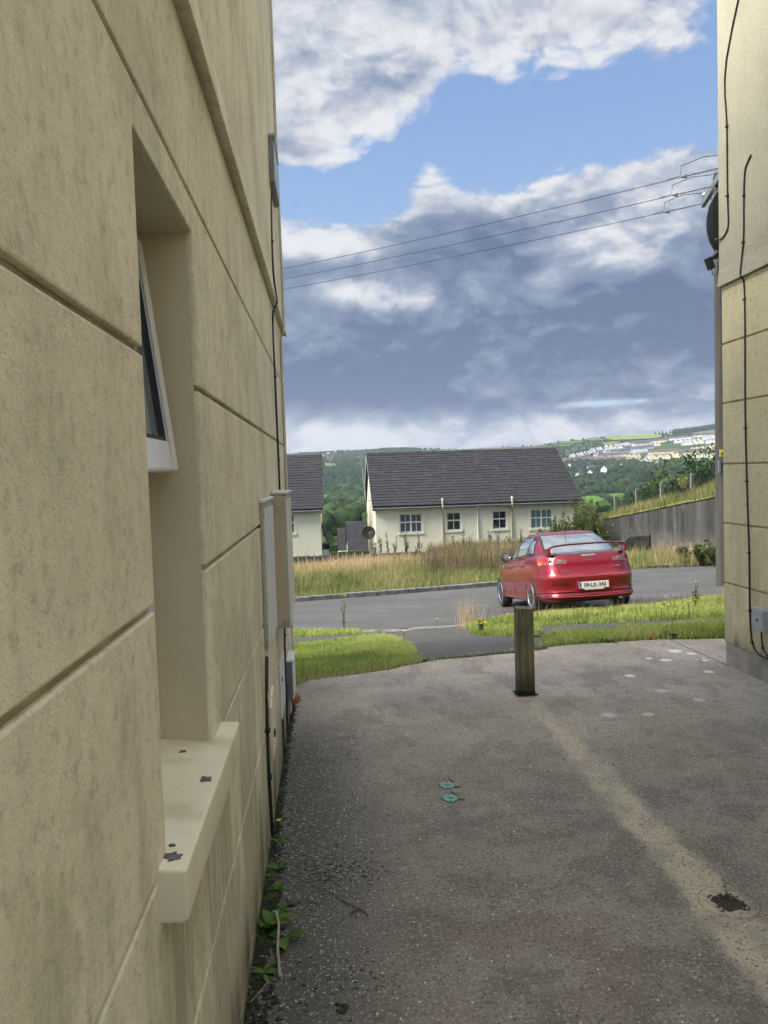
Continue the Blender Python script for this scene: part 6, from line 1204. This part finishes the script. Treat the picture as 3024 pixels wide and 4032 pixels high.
def town_house(p_, rz, wm, rm, kind, label, group, det=True):
    key = (kind, wm.name, rm.name)
    if key not in TM:
        dims = {'t': (13.5, 10, 4.4, 9.4), 's': (11, 8, 3.0, 5.6), 'b': (13, 8.5, 4.6, 7.6), 'h': (26, 14, 4.5, 6.6)}[kind]; w, r_, wn = town_meshes(*dims); TM[key] = (w.mesh('wall', wm), r_.mesh('roof', rm), wn, dims)
    w, r_, wn, (L_, D_, He, Hr) = TM[key]; t = thing('house', label, 'house', p_, rz=rz, group=group); link_obj('wall', w, t); link_obj('roof', r_, t)
    if det:
        for (fx, fy, a) in ((-.28, -.5, 0), (.28, -.5, 0)):
            for zz in ((.9, 3.2) if He > 4 else (1.0,)):
                o = link_obj('window', wn, t); o.location = (fx*L_, fy*D_-.06, zz)
        for zz in ((.9, 3.2) if He > 4 else (1.0,)):
            o = link_obj('window', wn, t); o.location = (-L_/2-.02, 0, zz); o.rotation_euler = (0, 0, -math.pi/2); o = link_obj('window', wn, t); o.location = (L_/2+.02, 0, zz); o.rotation_euler = (0, 0, math.pi/2)
    return t
W_, C_, Y_ = mat_tw, mat_tc, mat_ty
ROWS = [('top row at the right', W_, 0, 0, [(1140, 238, 4, 1320, 222), (1380, 208, 5, 1610, 198)]), ('second row at the right', W_, 0, 1, [(1180, 268, 4, 1410, 250), (1460, 240, 4, 1610, 222)]), ('third row at the right', W_, 0, 1, [(1255, 290, 3, 1330, 285), (1380, 278, 2, 1440, 272), (1500, 272, 3, 1600, 268)]),
        ('long top terrace in the middle', W_, 0, 0, [(745, 285, 4, 880, 272), (915, 268, 4, 1070, 255)]), ('second terrace in the middle', W_, 0, 1, [(760, 312, 6, 1000, 295)]), ('upper left terrace', W_, 0, 1, [(490, 318, 7, 700, 292)]), ('third terrace in the middle', W_, 0, 0, [(740, 345, 5, 925, 322), (560, 372, 4, 690, 362)]),
        ('left rows near the wood', W_, 0, 1, [(325, 358, 3, 420, 338), (480, 342, 4, 640, 330), (130, 415, 6, 350, 372), (380, 402, 4, 500, 375)]), ('row below the middle terraces', W_, 0, 1, [(745, 375, 4, 880, 360)]),
        ('upper cream row', C_, 1, 0, [(935, 382, 6, 1180, 370), (1240, 378, 5, 1440, 372)]), ('yellow group at the right', Y_, 1, 1, [(1350, 350, 3, 1450, 338), (1480, 332, 3, 1600, 318), (1490, 375, 3, 1600, 365)]),
        ('lower cream row on the left', C_, 1, 0, [(65, 462, 5, 330, 452), (370, 458, 3, 490, 458), (520, 455, 3, 640, 458), (430, 418, 3, 640, 402)]), ('lower cream row in the middle', C_, 0, 1, [(665, 462, 3, 780, 468), (810, 475, 3, 930, 480), (670, 420, 3, 800, 418), (890, 430, 5, 1105, 425)]), ('lower cream row at the right', C_, 0, 1, [(1170, 410, 4, 1340, 408), (1380, 415, 5, 1600, 405)])]
nh = 0
for nm_, wm, ri, gab, segs in ROWS:
    cnm = {W_: 'white', C_: 'cream', Y_: 'yellow'}[wm]
    for si_, (x0, y0, n_, x1, y1) in enumerate(segs):
        n_ = int(n_*1.45+.5)
        for k in range(n_):
            f = k/max(1, n_-1); q = hit(*R2(x0+(x1-x0)*f, y0+(y1-y0)*f)); q[2] = float(land(q[0], q[1]))
            town_house(q, (rad(72) if gab else rad(-18))+RNG.normal(0, .15)-math.atan2(q[0], q[1])*.5, wm if RNG.uniform() < .85 else [W_, C_, Y_][RNG.integers(0, 3)], mat_tr[(ri+(RNG.uniform() < .2)) % 2], 't' if nm_ != 'x' else 'b', f'{ORD[k]} {cnm} house from the left, {nm_}'+(['', ', second stretch', ', third stretch', ', last stretch'][si_]), f'houses of the {nm_}', det=(y0 > 370)); nh += 1
for (x, y, m_, kd, rz_, lab) in [(1010, 495, mat_tl, 't', 1.2, 'lilac gabled house at the lower edge of the hillside estate'), (1150, 505, W_, 'b', 0, 'white bungalow with grey roof left of the blue house'), (1275, 500, mat_tb, 't', 1.2, 'blue house at the lower edge of the hillside estate'), (1350, 482, W_, 't', 1.2, 'white gabled house right of the blue house'), (1455, 468, C_, 'b', .3, 'cream house with dark roof near the right wall of the estate'), (1555, 440, C_, 't', 1.2, 'cream gabled house at the far right of the estate'),
        (330, 540, W_, 'b', .2, 'white house with arched porch below the estate, leftmost of the middle group'), (470, 555, W_, 't', 1.2, 'white gabled house among trees, second from the left below the estate'), (530, 540, W_, 't', .9, 'white house close behind the second gabled house below the estate'), (640, 530, W_, 't', 1.2, 'white gabled house standing highest in the trees below the estate'), (750, 548, W_, 'b', 1.1, 'white house with steep gable below the estate'), (670, 572, C_, 's', .4, 'low cream bungalow among the trees below the estate'), (860, 540, C_, 's', .3, 'cream bungalow half hidden behind the tall tree'),
        (130, 525, W_, 't', 1.0, 'white house with chimneys at the left end below the estate'), (165, 628, W_, 't', .3, 'white house above the tiled roof edge'), (210, 628, C_, 't', 1.2, 'pale gabled house beside the white house above the roof edge'), (325, 600, W_, 't', 1.3, 'single white gabled house deep in the wood'), (425, 700, W_, 's', 1.0, 'small white outbuilding left of the valley farmhouse'), (500, 700, W_, 'b', .3, 'white farmhouse with two chimneys in the valley'), (230, 748, W_, 's', .1, 'tiny white cabin next to the roof edge in the valley'), (765, 695, W_, 's', .1, 'long low pale roof in the valley beside the tall tree'), (1000, 525, C_, 's', .2, 'pale bungalow at the lower edge of the estate left of the bungalow row')]:
    q = hit(*R2(x, y)); q[2] = float(land(q[0], q[1])); town_house(q, rz_-math.atan2(q[0], q[1]), m_, mat_tr[0], kd, lab, None)
for (x, y, m_, kd, rz_, lab) in [(150, 245, W_, 't', .3, 'white house on the ridge beside the antenna mast'), (230, 205, W_, 't', 1.1, 'white gabled house highest on the left ridge'), (245, 290, W_, 't', .2, 'white house on the left ridge, below the gabled one'), (245, 345, W_, 't', .2, 'lowest white house on the left ridge'), (375, 180, C_, 't', 1.0, 'pale house among ridge trees'), (580, 165, W_, 't', .4, 'small white house on the ridge top between trees'), (360, 245, W_, 's', .1, 'long pale bungalow below the ridge trees'), (840, 270, W_, 'b', .3, 'pale pink house below the ridge beside the aerial mast'), (820, 985, W_, 't', 1.45, 'white gabled barn on the wooded slope beside the aerial mast'), (500, 910, C_, 't', .3, 'grey stone ruin among the slope trees'), (660, 880, C_, 's', .3, 'small pale hut among the slope trees'),
        (290, 1085, W_, 'h', .05, 'long pale industrial shed in the valley gap'), (555, 1090, W_, 'h', .3, 'white roofed warehouse in the valley gap'), (290, 1160, W_, 'h', .02, 'grey roofed factory with white gables in the valley gap'), (760, 1150, C_, 'h', -.1, 'grey roofed school building at the right of the valley gap'), (240, 1680, W_, 'b', .5, 'white metal roofed shed behind the lower houses')]:
    q = hit(*R1(x, y)); q[2] = float(land(q[0], q[1])); town_house(q, rz_-math.atan2(q[0], q[1]), m_, mat_tw if 'white roofed' in lab or 'metal' in lab else mat_tr[0], kd, lab, None)
# white vans
def van(q, rz, label):
    t = thing('van', label, 'van', q, rz=rz); MB().prism([(-2.6, -.95, .35), (2.5, -.95, .35), (2.6, -.95, 1.0), (1.7, -.95, 1.3), (1.1, -.95, 2.1), (-2.5, -.95, 2.2)], (0, 1.9, 0)).build('body', mat_upvc, t, bevel=.08, seg=2)
    MB().prism([(1.15, -.97, 1.35), (1.6, -.97, 1.35), (1.15, -.97, 1.95)], (0, 1.94, 0)).build('window', mat_hglass, t)
    for x in (-1.6, 1.6): MB().lathe([(.36, -.98), (.36, .98)], 16, origin=(x, 0, .36), axis='y').build('wheel', mat_tyre, t)
q = hit(*R1(222, 1340)); van(q, .1, 'white van parked on the valley road in the gap between the houses'); q = hit(*R2(615, 722)); van(q, .3, 'white van beside the valley farmhouse')
mst = hit(*R1(120, 190)); tmp = thing('antenna_mast', 'thin lattice antenna on the left ridge skyline', 'mast', mst); MB().tube([(0, 0, 0), (0, 0, 14)], .5, 5).build('mast', mat_galv, tmp); b = MB(); [b.bar((-3+.3*k, 0, 5+1.6*k), (3-.3*k, 0, 5+1.6*k), .3, .3) for k in range(5)]; b.build('crossbar', mat_galv, tmp)
# woods
def tree_at(RR, x, y, d, rp, label, group, k):
    r_ = ray(*RR(x, y)); ds = np.geomspace(65, 1800, 500); q_ = EYE[None]+ds[:, None]*r_[None]; gap_ = q_[:, 2]-land(q_[:, 0], q_[:, 1])-.95*rp/FPX*ds; ok_ = np.nonzero(np.abs(gap_) < .12*rp/FPX*ds)[0]; d = ds[ok_[np.argmin(np.abs(ds[ok_]-d))]] if len(ok_) else ds[np.argmin(np.abs(gap_))]
    c = EYE+r_*d; r = rp/FPX*d; hz = 1.0; c[2] = float(land(c[0], c[1]))+1.0*r; tree(c[0], c[1], c[2]-1.05*r*hz, r, label, group, k, hz)
TL = [(R1, 610, 1240, 420, 42, 0), (R1, 430, 1280, 400, 30, 0), (R1, 520, 1330, 380, 30, 0), (R1, 760, 1300, 400, 34, 0), (R1, 870, 1290, 390, 28, 0), (R1, 240, 1240, 430, 30, 2), (R1, 150, 1160, 450, 26, 0), (R1, 236, 1430, 330, 24, 2), (R1, 620, 1460, 210, 34, 1), (R1, 470, 1480, 220, 28, 1), (R1, 790, 1460, 210, 34, 1), (R1, 880, 1430, 220, 28, 1), (R1, 450, 1590, 120, 28, 3), (R1, 380, 1680, 100, 22, 3),
      (R1, 250, 1880, 82, 26, 4), (R1, 330, 2020, 80, 26, 4), (R1, 230, 2060, 78, 22, 4), (R1, 200, 1780, 90, 18, 4), (R1, 520, 1700, 130, 24, 3), (R1, 300, 1560, 260, 20, 2)]
TLB = ['large dark tree in the valley gap between the houses', 'pale green leafy tree in the middle of the valley gap', 'round dark bush at the left of the valley gap', 'leafy tree rising behind the lower roofs', 'dark tree close behind the half hidden cream house']
for k, (RR, x, y, d, rp, li) in enumerate(TL): tree_at(RR, x, y, d, rp, TLB[li]+f', {ORD[sum(1 for q in TL if q[5] == li and q[1] < x)]} from the left', 'trees: '+TLB[li], k*2+(1 if li == 1 else 0))
TR_ = [(900, 600, 170, 34, 0), (870, 650, 170, 26, 0), (940, 660, 165, 26, 0), (1050, 600, 210, 26, 1), (1130, 610, 200, 26, 1), (1190, 570, 210, 24, 1), (1280, 560, 215, 24, 1), (1370, 550, 220, 24, 1), (1460, 535, 225, 24, 1), (1550, 530, 230, 24, 1), (1620, 520, 230, 24, 1), (1100, 660, 140, 24, 2), (1200, 640, 140, 26, 2), (1290, 620, 140, 26, 2), (1390, 600, 140, 28, 2), (1500, 600, 130, 30, 2), (1010, 690, 140, 24, 2), (720, 860, 110, 20, 2), (790, 830, 110, 22, 2), (860, 800, 115, 22, 2), (940, 760, 120, 24, 2)]
for k, (x, y, d, rp, li) in enumerate(TR_):
    lb_ = ['tall rounded tree standing above the chain-link fence', 'dark tree in the belt below the hillside estate', 'dark tree just beyond the chain-link fence', 'tree around the valley farmhouse'][li]; tree_at(R2, x, y, d, rp, lb_+(f', {ORD[sum(1 for q in TR_ if q[4] == li and q[0] < x)]} from the left' if True else ''), 'trees: '+lb_, k*2)
Rg = np.random.default_rng(21); Nn = 26000
dist = np.sqrt(Rg.uniform(260**2, 2450**2, Nn)); ang = Rg.uniform(rad(-5), rad(32), Nn); P = np.stack([dist*np.sin(ang), dist*np.cos(ang)], 1)
keep = np.ones(Nn, bool)
for poly in FP: keep &= ~inside(P, poly)
town = [tuple(hit(*R2(x, y))[:2]) for x, y in [(40, 475), (100, 410), (330, 330), (480, 290), (740, 245), (1130, 205), (1640, 160), (1640, 480), (1100, 520), (700, 480)]]
it = inside(P, town); keep &= (~it) | (Rg.uniform(0, 1, Nn) < .05)
zz_ = land(P[:, 0], P[:, 1])+5; dv_ = np.stack([P[:, 0], P[:, 1], zz_-1.6], 1); dp_ = dv_@FW; PXY = np.stack([CX+FPX*(dv_@RT)/dp_, CY-FPX*(dv_@UP)/dp_], 1)   # sight lines kept open to the valley farm and its fields
farm = [R2(x, y) for x, y in [(180, 655), (420, 640), (800, 660), (800, 800), (720, 930), (560, 990), (180, 990)]]; lowh = [R2(x, y) for x, y in [(60, 470), (1700, 400), (1700, 520), (900, 570), (700, 600), (250, 640), (90, 640)]]
keep &= ~(inside(PXY, farm) & (dist < 760)) & ~(inside(PXY, lowh) & (dist < 1000) & (Rg.uniform(0, 1, Nn) < .86))
az_ = ang; pv = patchy(P, .006, 33); upper = (dist > 1500) & (az_ > rad(7)); keep &= (~upper) | (pv > .35) | (Rg.uniform(0, 1, Nn) < .10)
keep &= (pv > -.55) | (Rg.uniform(0, 1, Nn) < .35)
P = P[keep]; dist = dist[keep]; z_ = land(P[:, 0], P[:, 1]); r = Rg.uniform(3.2, 6.2, len(P))*(1-.35*(dist > 1900)); Cn = np.stack([P[:, 0], P[:, 1], z_+r*.7], 1); Rr_ = np.stack([r, r, r*Rg.uniform(.8, 1.2, len(P))], 1)
vw = cl(.3+.5*patchy(P, .004, 44)+Rg.normal(0, .2, len(P)))
def woodmat():
    m_, h, b = new_mat('far_wood'); a = h.node('ShaderNodeAttribute', attribute_name='rnd').outputs['Fac']; n_ = h.noise(pos(h), .35, 3, .7)
    col = h.mix(a, (.016, .036, .016), (.060, .092, .030)); col = h.mix(h.ss(n_, .42, .62, 0, .6), col, (.010, .022, .010)); h.link(col, b.inputs['Base Color']); b.inputs['Roughness'].default_value = 1; b.inputs['Specular IOR Level'].default_value = .05; return m_
mat_wood = woodmat(); nr = dist < 900
blobs('woodland', Cn[nr], Rr_[nr], iv, ifc, mat_wood, jit=.22, rnd=vw[nr], smooth=False, kind='stuff', label='woodland filling the valley and lower hillside')
blobs('woodland', Cn[~nr], Rr_[~nr], iv1, if1, mat_wood, jit=.25, rnd=vw[~nr], smooth=False, kind='stuff', label='distant woodland and hedges on the far hillside')
# hedges round the fields and a conifer belt on the right skyline
HL = []
for poly in FP:
    for a, q in zip(poly, poly[1:]+poly[:1]):
        L_ = math.dist(a, q)
        if L_ < 900: HL += [np.array(a)*(1-t)+np.array(q)*t for t in np.arange(0, 1, max(.004, 3.2/L_))]
HL = np.array(HL)+Rg.normal(0, .8, (len(HL), 2)); r = Rg.uniform(1.2, 2.6, len(HL)); dd_ = np.hypot(HL[:, 0], HL[:, 1]); HL, r = HL[dd_ < 2300], r[dd_ < 2300]
blobs('field_hedges', np.stack([HL[:, 0], HL[:, 1], land(HL[:, 0], HL[:, 1])+r*.6+.6], 1), np.stack([r, r, r], 1), iv1, if1, mat_wood, rnd=cl(Rg.normal(.25, .15, len(HL))), smooth=False, kind='stuff', label='dark hedges between the far fields')
cb = []
for k in range(900):
    x = Rg.uniform(1150, 1680); top = np.interp(x, [1150, 1350, 1600, 1680], [158, 138, 100, 95]); q = hit(*R2(x, Rg.uniform(top+22, top+36))); cb.append((q[0], q[1], float(land(q[0], q[1])), Rg.uniform(8, 13)))
cb = np.array(cb); r = cb[:, 3]; blobs('conifer_belt', np.stack([cb[:, 0], cb[:, 1], cb[:, 2]+r*.5], 1), np.stack([r*.35, r*.35, r*.75], 1), iv1, if1, mat_wood, rnd=cl(Rg.normal(.1, .1, len(cb))), smooth=False, kind='stuff', label='dark conifer plantation on the right skyline')
for k, (x, y) in enumerate([(1010, 178), (1040, 172), (1120, 165), (970, 182)]):
    q = hit(*R2(x, y+12)); t = thing('pine_tree', f'pointed pine on the skyline left of the plantation, {ORD[[1, 2, 3, 0][k]]} from the left', 'tree', q, group='pines on the skyline'); MB().lathe([(.4, 0), (.3, 5)], 6).build('trunk', mat_bark, t); c_ = MB()
    for j in range(4): c_.lathe([(3.2-.6*j, 2+2.8*j), (.6, 5.6+2.8*j)], 9)
    c_.build('crown', mat_wood, t)
# thin summer haze
hz = MB(); hz.box((-4150, -4150, -75), (4150, 4150, 190)); mh = bpy.data.materials.new('haze_air'); mh.use_nodes = True; t_ = mh.node_tree; t_.nodes.clear(); pv_ = t_.nodes.new('ShaderNodeVolumePrincipled'); pv_.inputs['Density'].default_value = .00012; pv_.inputs['Color'].default_value = (.80, .88, 1.0, 1); pv_.inputs['Anisotropy'].default_value = .2; o_ = t_.nodes.new('ShaderNodeOutputMaterial'); t_.links.new(pv_.outputs[0], o_.inputs['Volume'])
HAZE = True
if HAZE: hz.build('haze', mh, kind='stuff')
print('land low', float(Z.min()), 'houses', nh)
